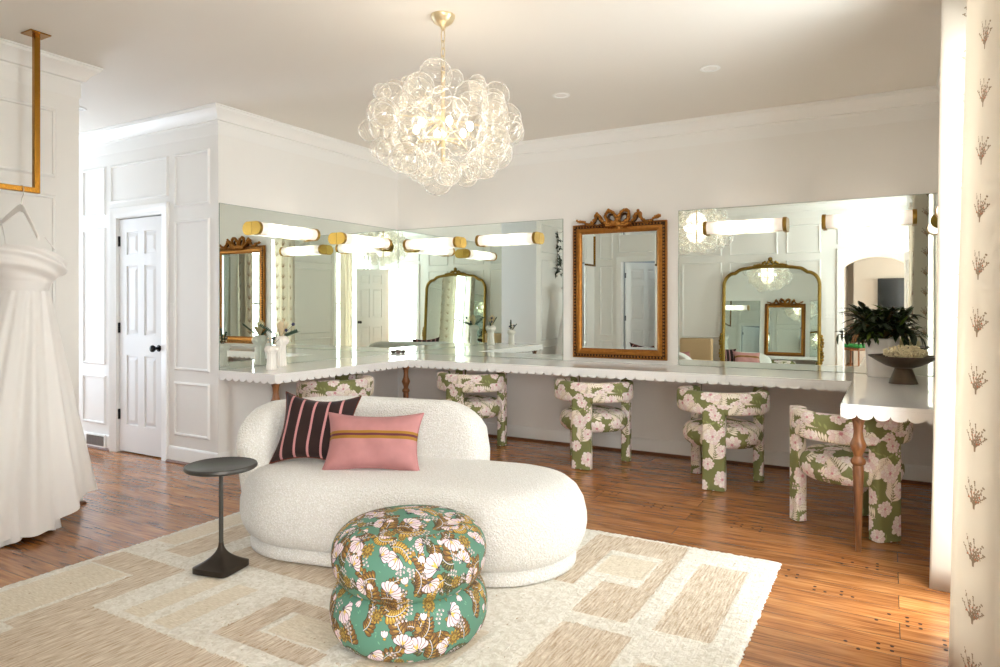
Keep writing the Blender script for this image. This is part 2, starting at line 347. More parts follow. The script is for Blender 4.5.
# ------------------------------------------------------------------ printed fabrics drawn as repeats in code
class Canvas:
    def __init__(s, n, base): s.n = n; s.a = np.empty((n, n, 3), np.float32); s.a[:] = np.array(base)/255.
    def win(s, cx, cy, r):
        r = int(r)+2; xs = np.arange(int(cx)-r, int(cx)+r+1); ys = np.arange(int(cy)-r, int(cy)+r+1)
        X, Y = np.meshgrid(xs, ys); return xs % s.n, ys % s.n, X-cx, Y-cy
    def put(s, xi, yi, mask, col):
        ix = np.ix_(yi, xi); w = s.a[ix]; m = mask[..., None]; s.a[ix] = w*(1-m) + np.array(col)/255.*m
    def petal(s, cx, cy, L, wd, ang, col, out=None, ow=1.6, p=1.0, pos=.55, vein=None):
        mx, my = cx+math.cos(ang)*L/2, cy+math.sin(ang)*L/2
        xi, yi, X, Y = s.win(mx, my, L/2+wd+ow+2)
        X = X+(mx-cx); Y = Y+(my-cy); u = (X*math.cos(ang)+Y*math.sin(ang)); v = np.abs(-X*math.sin(ang)+Y*math.cos(ang))
        t = np.clip(u/L, 0, 1); k = math.log(.5)/math.log(pos); prof = wd*np.power(np.clip(np.sin(PI*np.power(t, k)), 0, 1), p)
        d = np.maximum(v-prof, np.maximum(-u, u-L))
        if out is not None: s.put(xi, yi, np.clip(ow-d+.5, 0, 1), out)
        s.put(xi, yi, np.clip(.5-d, 0, 1), col)
        if vein is not None: s.put(xi, yi, np.clip(1.4-v, 0, 1)*(u > L*.1)*(u < L*.82), vein)
    def disc(s, cx, cy, r, col, out=None, ow=1.5):
        xi, yi, X, Y = s.win(cx, cy, r+ow+2); d = np.hypot(X, Y)-r
        if out is not None: s.put(xi, yi, np.clip(ow-d+.5, 0, 1), out)
        s.put(xi, yi, np.clip(.5-d, 0, 1), col)
    def stroke(s, pts, w, col, out=None, ow=1.5):
        P = smooth_poly([(x, y, 0) for x, y in pts], 24)
        for c, e in (((out, ow),) if out is not None else ()) + ((col, 0),):
            for i, q in enumerate(P):
                ww = (w(i/(len(P)-1)) if callable(w) else w)+e; s.disc(q.x, q.y, ww, c)
        return P
    def image(s, name):
        im = bpy.data.images.new(name, s.n, s.n); b = np.ones((s.n, s.n, 4), np.float32); b[..., :3] = s.a; im.pixels.foreach_set(b.ravel()); im.update(); im.pack(); return im

def chair_print():
    n = 1024; c = Canvas(n, (124, 125, 76)); rn = random.Random(3)
    PALE = [(238, 226, 222), (232, 212, 208), (240, 232, 222)]; EDGE = (206, 166, 166)
    for _ in range(46):      # background leafage in paler green
        c.petal(rn.uniform(0, n), rn.uniform(0, n), rn.uniform(40, 90), rn.uniform(7, 13), rn.uniform(0, 6.3), (150, 156, 96), None, p=.9)
    def frond(x, y, a, L, bend, k=11):
        pts = [(x+L*t*math.cos(a+bend*t), y+L*t*math.sin(a+bend*t)) for t in (0, .25, .5, .75, 1)]
        P = c.stroke(pts, 3.0, (236, 226, 206))
        for i in range(k):
            q = P[int((i+.8)/(k+.6)*(len(P)-1))]; ta = a+bend*(i/k)*1.8; l = L*.42*(1-.5*i/k)
            for sd in (-1, 1): c.petal(q.x, q.y, l, l*.115, ta+sd*(.95-.04*i), (238, 228, 210), (196, 158, 150), 1.5, .8, .6)
        c.petal(P[-1].x, P[-1].y, L*.25, 8, a+bend*1.8, (238, 228, 210), (196, 158, 150), 1.5)
    def flower(x, y, r, a0):
        for ring, (k, rr, ww) in enumerate(((11, 1.0, .24), (9, .74, .2), (7, .48, .15))):
            for i in range(k):
                a = a0+ring*.3+2*PI*i/k+rn.uniform(-.1, .1); c.petal(x, y, r*rr*rn.uniform(.9, 1.08), r*ww, a, PALE[(i+ring) % 3], EDGE, 2.0, .6, .7, vein=(214, 178, 180) if ring < 2 else None)
        c.disc(x, y, r*.14, (206, 140, 150), (232, 200, 196)); 
        for i in range(6): c.disc(x+r*.2*math.cos(i), y+r*.2*math.sin(i*1.05), r*.03, (190, 120, 130))
    def spray(x, y, a, L):
        P = c.stroke([(x, y), (x+L*.5*math.cos(a), y+L*.5*math.sin(a)), (x+L*math.cos(a+.4), y+L*math.sin(a+.4))], 2.5, (228, 222, 196))
        for i in range(9):
            q = P[int(len(P)*(i+1)/10)-1]; sd = 1 if i % 2 else -1; bx, by = q.x+sd*24*math.cos(a+1.5), q.y+sd*24*math.sin(a+1.5)
            for k in range(5): c.disc(bx+7*math.cos(k*1.257), by+7*math.sin(k*1.257), 6, (240, 228, 222), (200, 160, 160), 1)
            c.disc(bx, by, 3, (210, 160, 160))
    for (x, y, a, L, b) in ((330, 240, 5.6, 260, .5), (90, 860, 4.4, 240, -.5), (700, 640, 5.2, 230, .5), (960, 620, 1.3, 220, -.4), (560, 380, 3.6, 240, .4), (300, 1000, 1.0, 230, .4), (130, 400, 1.2, 300, .5), (560, 130, 2.2, 280, -.5), (860, 560, 1.9, 300, .5), (420, 660, .6, 270, .6), (760, 960, 2.9, 260, -.4), (980, 240, 2.6, 240, .5)): frond(x, y, a, L, b)
    for (x, y, a, L) in ((330, 380, .2, 170), (700, 420, 1.5, 170), (200, 900, 5.8, 180), (560, 880, 4.6, 160), (30, 640, .9, 150)): spray(x, y, a, L)
    for (x, y, r) in ((240, 160, 112), (720, 270, 104), (470, 500, 116), (120, 690, 104), (900, 800, 114), (380, 860, 98), (1000, 60, 84), (640, 720, 88), (500, 20, 70), (930, 440, 80), (240, 520, 84), (600, 130, 78), (60, 340, 80), (780, 560, 82), (250, 760, 64), (760, 960, 92), (150, 960, 80), (440, 250, 70), (880, 170, 74)): flower(x, y, r, rn.uniform(0, 6))
    return c.image('olive_floral_repeat')

def ottoman_print():
    n = 1280; c = Canvas(n, (82, 128, 108)); rn = random.Random(5); DK = (34, 26, 22)
    for _ in range(120): c.petal(rn.uniform(0, n), rn.uniform(0, n), rn.uniform(20, 44), rn.uniform(4, 7), rn.uniform(0, 6.3), (112, 164, 134), None)
    def acanthus(x, y, a, L, bend, col=(116, 82, 38), hi=(164, 128, 58)):
        pts = [(x+L*t*math.cos(a+bend*t), y+L*t*math.sin(a+bend*t)) for t in (0, .25, .5, .75, 1)]
        P = smooth_poly([(q[0], q[1], 0) for q in pts], 24); k = 8
        for i in range(k):
            q = P[int((i+.6)/(k+.4)*(len(P)-1))]; ta = a+bend*(i/k)*1.9; l = L*(.36-.02*i)
            for sd in (-1, 1):
                c.petal(q.x, q.y, l, l*.26, ta+sd*.95, col, DK, 5, .55, .66); c.petal(q.x, q.y, l*.7, l*.09, ta+sd*.85, hi, None, 1, .8, .6)
        c.petal(P[-1].x, P[-1].y, L*.24, L*.07, a+bend*1.9, hi, DK, 3)
        c.stroke(pts, 4.5, (196, 196, 200), DK, 2)
    def lily(x, y, a, r):
        for k, o in enumerate((-1.15, -.75, 1.15, .75, -.38, .38, 0)): c.petal(x, y, r*(.86+.14*math.cos(o)), r*.2, a+o, [(222, 200, 210), (230, 216, 212)][k % 2], DK, 5, .5, .74, vein=(176, 140, 160))
        for o in (-.2, .2): c.petal(x, y, r*.55, r*.06, a+o, (214, 180, 84), None)
        for i in range(7): c.disc(x+rn.uniform(-.13, .13)*r, y+rn.uniform(-.13, .13)*r, r*.045, (90, 84, 100), DK, 1)
    def tulip(x, y, a, r):
        for o in (-.5, .5, 0): c.petal(x, y, r, r*.25, a+o*.9, (240, 218, 222), DK, 2.6, .6, .5, vein=(150, 120, 140))
        for o in (-.6, .6, 0): c.petal(x, y, r*.36, r*.11, a+PI+o, (206, 168, 66), DK, 2.2)
    def carnation(x, y, r):
        for ring in (1, .7, .42):
            for i in range(10): c.petal(x, y, r*ring, r*.17, i*.628+ring*2, (172, 142, 62) if ring != .7 else (132, 100, 42), DK, 2.4, .5, .75)
    def sprig(x, y, a, L, col=(236, 222, 228)):
        P = c.stroke([(x, y), (x+L*.5*math.cos(a+.2), y+L*.5*math.sin(a+.2)), (x+L*math.cos(a), y+L*math.sin(a))], 2.2, (170, 178, 176), DK, 1.2)
        for i in range(7):
            q = P[int(len(P)*(i+1)/8)]; sd = 1 if i % 2 else -1; bx, by = q.x+sd*20*math.cos(a+1.4), q.y+sd*20*math.sin(a+1.4)
            for k in range(5): c.disc(bx+6.5*math.cos(k*1.257), by+6.5*math.sin(k*1.257), 5.5, col, DK, 1.5)
            c.disc(bx, by, 2.6, (200, 160, 60))
    for k in range(26): acanthus(rn.uniform(0, n), rn.uniform(0, n), rn.uniform(0, 6.3), rn.uniform(150, 230), rn.choice((-.9, .9)), *(((84, 78, 46), (128, 118, 66)) if k % 2 else ()))
    for (x, y, a, L, b) in ((120, 60, 1.2, 330, .8), (640, 180, .7, 340, .9), (1060, 420, 1.9, 330, -.8), (240, 640, 1.8, 340, -.9), (760, 760, 1.0, 340, .8), (1180, 900, 1.5, 300, .7), (500, 1060, 2.4, 330, -.7), (60, 1080, .5, 260, .9)): acanthus(x, y, a, L, b)
    for (x, y, a, L, b) in ((930, 260, 3.4, 260, .8), (330, 620, .3, 250, -.8), (1000, 1000, 3.6, 260, .8), (200, 300, 2.9, 230, .9), (620, 400, 5.6, 240, -.8), (60, 760, 5.2, 220, .8), (1240, 620, 4.2, 230, .7), (640, 1010, .2, 230, .8), (860, 620, 4.9, 220, -.8), (300, 1250, 5.9, 230, .7)): acanthus(x, y, a, L, b, *((( 176, 138, 56), (216, 180, 84)) if int(x) % 3 == 0 else ()))
    for (x, y, a, L) in ((420, 330, .6, 150), (900, 120, 2.2, 160), (620, 620, 3.6, 150), (1010, 760, .3, 150), (330, 900, 5.4, 150), (850, 1140, 1.0, 150), (90, 400, 2.0, 140), (1200, 250, 3.9, 140), (400, 1180, .3, 140), (560, 90, 4.6, 130), (1120, 1120, 5.0, 130)): sprig(x, y, a, L)
    for _ in range(16): sprig(rn.uniform(0, n), rn.uniform(0, n), rn.uniform(0, 6.3), rn.uniform(90, 140))
    for (x, y, a, r) in ((330, 150, .8, 150), (860, 380, 2.4, 160), (140, 860, -.9, 145), (640, 900, 1.9, 150), (1130, 640, 4.4, 145), (1000, 1210, -.6, 145), (430, 520, 3.9, 130), (760, 260, 5.2, 120), (480, 960, 1.2, 125), (980, 880, 2.8, 120), (60, 200, 3.3, 110), (220, 520, .6, 110), (1180, 380, 1.0, 115), (730, 640, 3.0, 110)): lily(x, y, a, r)
    for (x, y, a, r) in ((520, 260, 1.9, 74), (700, 520, 4.4, 74), (950, 600, 1.2, 70), (120, 250, 4.9, 72), (880, 950, 4.6, 72), (300, 1040, 1.6, 70), (1200, 60, 4.5, 70), (700, 1190, 1.4, 70), (540, 760, 5.6, 64), (1220, 480, 1.4, 66)): tulip(x, y, a, r)
    for (x, y, r) in ((40, 560, 82), (780, 40, 76), (440, 760, 60), (1040, 960, 80), (1080, 200, 66), (200, 1230, 70)): carnation(x, y, r)
    return c.image('green_botanical_repeat')

def curtain_print():
    n = 512; c = Canvas(n, (226, 218, 206)); rn = random.Random(9); B = (158, 140, 120)
    def bush(cx, cy, s, cols):
        for (dx, dy, b) in ((-95, 190, .3), (-50, 150, -.25), (-12, 215, .15), (34, 160, -.2), (78, 225, .2), (112, 130, -.1), (-120, 110, .1)):
            P = c.stroke([(cx, cy), (cx+dx*.45*s-b*20, cy+dy*.45*s), (cx+dx*s, cy+dy*s)], lambda t: 5.6*s*(1.25-t), B)
            for k in range(4, len(P), 3):
                q = P[k]; 
                if k > 10: c.disc(q.x+rn.uniform(-13, 13)*s, q.y+rn.uniform(-7, 10)*s, rn.uniform(5, 9)*s, B if rn.random() < .9 else cols)
        for k in range(5): c.stroke([(cx+(k-2)*3*s, cy-34*s), (cx+(k-2)*5*s, cy+30*s)], 3.4*s, B)
    bush(256, 120, 1.0, (214, 120, 84))
    return c.image('coral_bush_repeat')

def print_mat(name, im, tile, rough=.8, bump=.15, transl=0):
    m, nt, p = new_mat(name); L = nt.links.new; v = coords(nt, (1/tile[0], 1/tile[1], 1), 'UV')
    t = nt.nodes.new('ShaderNodeTexImage'); t.image = im; L(v, t.inputs[0]); L(t.outputs[0], p.inputs['Base Color']); p.inputs['Roughness'].default_value = rough
    wv = N(nt, 'ShaderNodeTexNoise', Scale=420.0, Detail=2.0); L(coords(nt), wv.inputs['Vector']); add_bump(nt, p, wv.outputs['Fac'], bump, .002)
    if transl:
        out = nt.nodes['Material Output']; tl = nt.nodes.new('ShaderNodeBsdfTranslucent'); L(t.outputs[0], tl.inputs[0]); mx = nt.nodes.new('ShaderNodeMixShader'); mx.inputs[0].default_value = transl
        L(p.outputs[0], mx.inputs[1]); L(tl.outputs[0], mx.inputs[2]); L(mx.outputs[0], out.inputs[0])
    return m
M_floral = print_mat('olive_floral_fabric', chair_print(), (.56, .56))
M_botan = print_mat('green_botanical_velvet', ottoman_print(), (.46, .46), .7)
M_curt = print_mat('coral_print_linen', curtain_print(), (.2, .192), .9, .1, .35)

def stripe_mat(name, base, stripes, axis=0, fuzz=.0):
    """velvet with stripes: list of (lo, hi, rgb) in object coords along one axis"""
    m, nt, p = new_mat(name); L = nt.links.new; v = coords(nt); sp = nt.nodes.new('ShaderNodeSeparateXYZ'); L(v, sp.inputs[0])
    n = N(nt, 'ShaderNodeTexNoise', Scale=14.0, Detail=2.0); L(v, n.inputs['Vector'])
    mx = N(nt, 'ShaderNodeMixRGB'); c = lin(base); mx.inputs[1].default_value = tuple(x*.82 for x in c)+(1,); mx.inputs[2].default_value = tuple(x*1.18 for x in c)+(1,); L(n.outputs['Fac'], mx.inputs[0]); cur = mx.outputs[0]
    for lo, hi, rgb in stripes:
        a = N(nt, 'ShaderNodeMath', operation='SUBTRACT'); a.inputs[1].default_value = (lo+hi)/2; L(sp.outputs[axis], a.inputs[0])
        b = N(nt, 'ShaderNodeMath', operation='ABSOLUTE'); L(a.outputs[0], b.inputs[0]); d = N(nt, 'ShaderNodeMath', operation='LESS_THAN'); d.inputs[1].default_value = (hi-lo)/2; L(b.outputs[0], d.inputs[0])
        k = N(nt, 'ShaderNodeMixRGB'); k.inputs[2].default_value = (*lin(rgb), 1); L(d.outputs[0], k.inputs[0]); L(cur, k.inputs[1]); cur = k.outputs[0]
    L(cur, p.inputs['Base Color']); p.inputs['Roughness'].default_value = .85; p.inputs['Sheen Weight'].default_value = .12; p.inputs['Sheen Roughness'].default_value = .4
    b = N(nt, 'ShaderNodeTexNoise', Scale=300.0); L(v, b.inputs['Vector']); add_bump(nt, p, b.outputs['Fac'], .1, .002)
    return m

# ------------------------------------------------------------------ room shell
XR = 4.95; YF = -5.62; H = 2.84
def st(name, mb, mat, smooth=0, bevel=0):
    o = mb.build(name, mat, smooth=smooth, bevel=bevel); o['kind'] = 'structure'; return o
st('floor', MB().box(-3.6, XR+.14, YF-.12, .12, -.06, 0).box(-3.6, 8.2, -11.5, YF-.12, -.06, 0), M_floor)
st('ceiling', MB().box(-3.6, XR+.14, YF-.12, .12, H, H+.08).box(-3.6, 8.2, -11.5, YF-.12, H, H+.08), M_ceil)
st('wall_back', MB().box(-.12, XR+.12, 0, .12, 0, H), M_wall)
st('wall_vanity_left', MB().box(-.12, 0, -2.25, .12, 0, H), M_wall)
st('wall_hall_back', MB().box(-3.6, -1.40, -2.25, -2.13, 0, H).box(-.66, -.12, -2.25, -2.13, 0, H).box(-1.40, -.66, -2.25, -2.13, 2.07, H), M_wall)
st('wall_left', MB().box(-.12, 0, YF, -3.306, 0, H).box(-3.6, -.12, -3.426, -3.306, 0, H), M_wall)
st('wall_hall_end', MB().box(-3.6, -3.48, -3.4, -3.2, 0, H).box(-3.6, -3.48, -2.35, -2.1, 0, H).box(-3.6, -3.48, -3.4, -2.1, 2.45, H).box(-3.6, -3.48, -3.4, -2.1, 0, .35), M_wall)
W1 = (-2.95, -2.05); W2 = (-5.32, -4.32); ZB, ZT = .12, 2.5
mb = MB()
for y0, y1 in ((W1[1], .12), (W2[1], W1[0]), (YF, W2[0])): mb.box(XR, XR+.14, y0, y1, 0, H)
for y0, y1 in (W1, W2): mb.box(XR, XR+.14, y0, y1, 0, ZB).box(XR, XR+.14, y0, y1, ZT, H)
st('wall_right', mb, M_wall)
D1 = (3.97, 4.77); D2 = (.50, 1.36); DZ = 2.05
mb = MB(); yb = YF-.12
for x0, x1 in ((-.12, D2[0]), (D2[1], D1[0]), (D1[1], XR+.14)): mb.box(x0, x1, yb, YF, 0, H)
for x0, x1 in (D1, D2): mb.box(x0, x1, yb, YF, DZ, H)
st('wall_front', mb, M_wall)
# windows
def window(n, y0, y1):
    f = MB(); x0, x1 = XR+.03, XR+.09; t = .045
    f.box(x0, x1, y0, y0+t, ZB, ZT).box(x0, x1, y1-t, y1, ZB, ZT).box(x0, x1, y0+t, y1-t, ZB, ZB+t).box(x0, x1, y0+t, y1-t, ZT-t, ZT)
    f.box(x0+.01, x1-.01, y0+t, y1-t, 1.30, 1.34).box(x0+.01, x1-.01, (y0+y1)/2-.012, (y0+y1)/2+.012, ZB+t, ZT-t)
    o = st('window_%d' % n, f, M_trim)
    g = MB().box(XR+.055, XR+.06, y0+t, y1-t, ZB+t, ZT-t).build('pane', M_pane, o, smooth=0)
    c = MB(); w = .08
    c.box(XR-.015, XR, y0-w, y0, 0, ZT+w).box(XR-.015, XR, y1, y1+w, 0, ZT+w).box(XR-.015, XR, y0, y1, ZT, ZT+w).box(XR-.03, XR, y0-w, y1+w, ZB-.03, ZB)
    c.build('casing', M_trim, o, smooth=0)
window(1, *W1); window(2, *W2)
f = MB().box(-3.56, -3.5, -3.2, -3.15, .35, 2.45).box(-3.56, -3.5, -2.4, -2.35, .35, 2.45).box(-3.56, -3.5, -3.15, -2.4, .35, .4).box(-3.56, -3.5, -3.15, -2.4, 2.4, 2.45).box(-3.55, -3.51, -3.15, -2.4, 1.38, 1.42)
o = st('window_3', f, M_trim); MB().box(-3.535, -3.53, -3.15, -2.4, .4, 2.4).build('pane', M_pane, o, smooth=0)

# crown, frieze band, baseboard, shoe run along wall paths (profile swept along a polyline with mitres)
def run(path, prof, name, mat, smooth=30, closed=False):
    """path: xy points, room on the RIGHT-hand side of travel; prof: (out, z)"""
    P = [Vector((x, y)) for x, y in path]; n = len(P); rows = []
    for i in range(n):
        d0 = (P[i]-P[i-1]).normalized() if (i or closed) else None; d1 = (P[(i+1) % n]-P[i]).normalized() if (i < n-1 or closed) else None
        if d0 is None: d0 = d1
        if d1 is None: d1 = d0
        n0 = Vector((d0.y, -d0.x)); n1 = Vector((d1.y, -d1.x)); mt = (n0+n1); mt = mt/max(mt.dot(n1), .2)
        rows.append([(P[i].x+mt.x*o, P[i].y+mt.y*o, z) for o, z in prof])
    return st(name, MB().grid(rows, closeu=False, capu=True), mat, smooth=smooth)
crown = [(0, H-.12), (.012, H-.12), (.014, H-.105), (.028, H-.10), (.034, H-.085), (.05, H-.06), (.078, H-.035), (.088, H-.028), (.092, H-.012), (.1, H-.01), (.1, H-.0005), (0, H-.0005)]
frieze = [(0, 2.632), (.007, 2.63), (.008, 2.64), (.008, H-.12), (0, H-.12)]
base = [(0, .001), (.016, .001), (.016, .112), (.012, .124), (.006, .13), (0, .131)]
shoe = [(.016, .0), (.032, .0), (.032, .008), (.026, .018), (.016, .02)]
main = [(-3.48, -2.25), (0, -2.25), (0, 0), (XR, 0), (XR, YF), (0, YF), (0, -3.306), (-3.48, -3.306)]
run(main, crown, 'trim_1', M_trim); run(main, frieze, 'trim_2', M_trim, 0)
for i, seg in enumerate(([(-3.48, -2.25), (-1.42, -2.25)], [(-.615, -2.25), (0, -2.25), (0, 0), (XR, 0), (XR, -2.0)], [(XR, -3.0), (XR, -4.27)], [(D1[0]-.1, YF), (D2[1]+.1, YF)], [(D2[0]-.1, YF), (0, YF), (0, -3.306), (-3.48, -3.306)])):
    nm = ('hall', 'back', 'right', 'front', 'left')[i]
    run(seg, base, 'baseboard_%s' % nm, M_trim); run(seg, shoe, 'trim_%d' % (3+i), M_shoe)
# wall panel mouldings
def panel_rects(name, rects, axis, pos, out):
    """axis 'x': wall in plane y=pos (rect in x,z); axis 'y': wall plane x=pos (rect in y,z)"""
    mb = MB(); w = .026; prof = [(0, 0), (.3, .55), (.5, 1), (.85, .8), (1, 0)]
    for a0, a1, z0, z1 in rects:
        rows = []
        for (ca, cz, sa, sz) in ((a0, z0, 1, 1), (a1, z0, -1, 1), (a1, z1, -1, -1), (a0, z1, 1, -1)):
            row = []
            for t, h in prof:
                a = ca+sa*w*t; z = cz+sz*w*t; hh = out*h*.014
                row.append((a, pos+hh, z) if axis == 'x' else (pos+hh, a, z))
            rows.append(row)
        mb.grid(rows, closev=True)
    st(name, mb, M_trim, smooth=30)
def stack(a0, a1, up=True, mid=True, low=True):
    r = []
    if low: r.append((a0, a1, .22, .665))
    if mid: r.append((a0, a1, .755, 1.985))
    if up: r.append((a0, a1, 2.09, 2.53))
    return r
panel_rects('trim_10', stack(-1.88, -1.51) + stack(-3.3, -2.0) + stack(-.545, -.095) + [(-1.44, -.62, 2.19, 2.53)], 'x', -2.25, -1)
panel_rects('trim_11', stack(-4.30, -3.446) + stack(-5.25, -4.42), 'y', 0, 1)
panel_rects('trim_12', stack(.1, .34) + stack(1.55, 2.2) + stack(2.32, 3.05) + stack(3.17, 3.66) + [(.45, 1.4, 2.2, 2.53), (3.88, 4.84, 2.2, 2.53)], 'x', YF, 1)
panel_rects('trim_13', stack(-4.2, -3.08), 'y', XR, -1)
# door casings
def casing(name, x0, x1, y, s, zt, w=.09):
    prof = [(0, 0), (0, .012), (.012, .016), (.05, .018), (.068, .026), (w-.004, .028), (w, .022), (w, 0)]
    rows = []
    for (px, sx, pz, sz) in ((x0, -1, 0, 0), (x0, -1, zt, 1), (x1, 1, zt, 1), (x1, 1, 0, 0)):
        rows.append([(px+sx*o, y+s*h, pz+sz*o) for o, h in prof])
    st(name, MB().grid(rows, capu=True), M_trim, smooth=30)
casing('trim_14', -1.34, -.70, -2.25, -1, 2.055)
casing('trim_15', D1[0], D1[1], YF, 1, DZ); casing('trim_16', D2[0], D2[1], YF, 1, DZ)
# jambs
st('trim_17', MB().box(-1.40, -1.338, -2.25, -2.14, 0, 2.06).box(-.702, -.66, -2.25, -2.14, 0, 2.06).box(-1.338, -.702, -2.25, -2.14, 2.05, 2.07), M_trim)

# six-panel door builder: local x 0..w, hinge at x=0, front face y=0 (towards -y), back y=.035
def six_panel(name, w, h):
    mb = MB(); t = .036; st_w = .105; mid = .09; g = .006
    zs = [(.235, .84), (1.02, 1.62), (1.72, 1.915)]; xs = [(st_w, (w-mid)/2), ((w+mid)/2, w-st_w)]
    # stiles and rails
    mb.box(0, st_w, 0, t, 0, h).box(w-st_w, w, 0, t, 0, h).box(xs[0][1], xs[1][0], 0, t, 0, h)
    zz = [0] + [q for z in zs for q in z] + [h]
    for x0, x1 in xs:
        for k in range(0, len(zz), 2): mb.box(x0, x1, 0, t, zz[k], zz[k+1])
        for z0, z1 in zs:
            mb.box(x0, x1, .012, t-.012, z0, z1)
            for yy, s in ((.012, -1), (t-.012, 1)):
                i = .012; j = .042; a = [(x0+i, z0+i), (x1-i, z0+i), (x1-i, z1-i), (x0+i, z1-i)]; b = [(x0+j, z0+j), (x1-j, z0+j), (x1-j, z1-j), (x0+j, z1-j)]
                mb.grid([[(x, yy, z) for x, z in a], [(x, yy+s*.009, z) for x, z in b]], closeu=True); k = len(mb.v); mb.v += [(x, yy+s*.009, z) for x, z in b]; mb.quad([k, k+1, k+2, k+3])
    o = st(name, mb, M_door); return o
def knob(parent, x, z, y, s, mat=M_black):
    mb = MB(); prof = [(.001, 0), (.028, 0), (.028, .006), (.012, .01), (.011, .035), (.022, .042), (.03, .055), (.028, .068), (.016, .076), (.001, .078)]
    mb.lathe(prof, 20); mb.xf(Matrix.Translation((x, y, z)) @ Matrix.Rotation(R_(90 if s < 0 else -90), 4, 'X')); mb.build('door_knob', mat, parent)
def hinge(parent, x, z, y, mat=M_black):
    MB().box(x-.012, x+.012, y-.009, y+.006, z-.045, z+.045).build('hinge', mat, parent, smooth=0, bevel=.003)
d = six_panel('door_1', .63, 2.03); d.location = (-1.335, -2.235, .012)
knob(d, .565, .915, 0, -1)
for z in (.32, 1.08, 1.84): hinge(d, .004, z, -.004)
# camera doorway leaf folded back to the right wall
d = six_panel('door_2', .78, 2.03); d.location = (4.785, YF+.03, .012); d.rotation_euler = (0, 0, R_(80.5)); knob(d, .715, .93, 0, -1); knob(d, .715, .93, .036, 1)
# door across the room, standing half open into the next room
d = six_panel('door_3', .82, 2.03); d.location = (D2[0]+.02, YF-.12, .012); d.rotation_euler = (0, 0, R_(-52)); knob(d, .75, .93, 0, -1); knob(d, .75, .93, .036, 1)
for z in (.3, 1.05, 1.8): hinge(d, .0, z, .03)
# rooms beyond the two doorways
Mb = Matrix.Translation((5.75, -7.1, 0)) @ Matrix.Rotation(R_(40), 4, 'Z')
mb = MB(); mb.obox(Mb @ Matrix.Translation((0, -.08, H/2)), 1.0, .05, H/2-.001); st('fill_backing_wall', mb, M_hall)  # wall piece added only to back the hall fill lamp
mb = MB()
for cx_, cz_, hx_, hz_ in ((-.64, 1.38, .035, 1.02), (.64, 1.38, .035, 1.02), (0, .39, .6, .035), (0, 2.37, .6, .035)): mb.obox(Mb @ Matrix.Translation((cx_, 0, cz_)), hx_, .03, hz_)
st('window_4', mb, M_trim)  # window-like frame added round the hall fill lamp
st('wall_store_room', MB().box(-.3, 2.3, -7.6, -7.5, 0, H).box(-.3, -.2, -7.5, yb, 0, H).box(2.2, 2.3, -7.5, yb, 0, H), plain('store_room_paint', (150, 156, 160), .7))
mb = MB()  # hall beyond the camera doorway, with an arched opening
ya = -8.2; ax0, ax1, azs, az = 3.72, 4.98, 1.72, 2.16; pts = []
arch = [(ax0, 0)] + [((ax0+ax1)/2-(ax1-ax0)/2*math.cos(PI*k/20), azs+(az-azs)*math.sin(PI*k/20)) for k in range(21)] + [(ax1, 0)]
outer = [(2.3, 0), (2.3, H)] ; 
top = [(x, z) for x, z in arch]
for k in range(len(arch)-1):
    (xa, za), (xb, zb) = arch[k], arch[k+1]
    if abs(xb-xa) < 1e-6: continue
    b = len(mb.v)
    for yy in (ya, ya-.12): mb.v += [(xa, yy, za), (xb, yy, zb), (xb, yy, H), (xa, yy, H)]
    mb.quad([b, b+1, b+2, b+3]); mb.quad([b+7, b+6, b+5, b+4]); mb.quad([b, b+4, b+5, b+1])
mb.box(2.3, ax0, ya-.12, ya, 0, H).box(ax1, 8.1, ya-.12, ya, 0, H)
mb.box(ax0-.002, ax0, ya-.12, ya, 0, azs).box(ax1, ax1+.002, ya-.12, ya, 0, azs)
st('wall_front_hall', mb, M_hall)
st('wall_front_room', MB().box(1.5, 8.1, -11.5, -11.4, 0, H).box(2.3, 2.4, -11.4, yb, 0, H).box(8.0, 8.1, -11.4, yb, 0, H).box(3.6, 3.75, -11.4, -10.6, 0, H), plain('greige_paint', (206, 200, 190), .6, noise=.01))
o = MB().box(4.35, 5.45, -10.60, -10.55, 1.2, 1.85).build('television', M_screen, bevel=.008); tag(o, 'black wall-mounted television seen through the hall doorway in the mirror', 'television')
MB().box(4.37, 5.43, -10.549, -10.547, 1.22, 1.83).build('screen', M_screen, o, smooth=0)
st('wall_television', MB().box(3.9, 6.4, -10.75, -10.62, 0, H), plain('chimney_paint', (214, 210, 202), .6, noise=.01))
t = empty('hall_ceiling_lamp', (4.35, -7.0, H)); tag(t, 'small white glass dome lamp on the hall ceiling beyond the doorway', 'ceiling lamp')
MB().lathe([(.001, 0), (.1, 0), (.1, -.02), (.001, -.02)][::-1], 24).build('base', M_brushed, t)
MB().lathe([(.001, -.13), (.05, -.125), (.09, -.1), (.115, -.06), (.115, -.03), (.095, -.02), (.001, -.02)], 24).build('lamp_glass', M_globe, t)
# furniture glimpsed beyond
t = empty('side_chair', (3.98, -9.1, 0), .5); tag(t, 'dark wooden chair with a green cushion in the far room', 'chair')
MB().box(-.22, .22, -.22, .22, .42, .47).build('seat', M_walnut, t, bevel=.01); MB().box(-.2, .2, -.18, .16, .47, .54).build('cushion', plain('green_cushion', (40, 130, 60), .8), t, bevel=.02)
MB().box(-.22, .22, -.24, -.2, .55, .92).build('backrest', M_walnut, t, bevel=.01)
for sx in (-.2, .2):
    for sy in (-.2, .2): MB().tube([(sx, sy, 0), (sx, sy, .42 if sy > 0 else .6)], .016).build('leg', M_walnut, t)

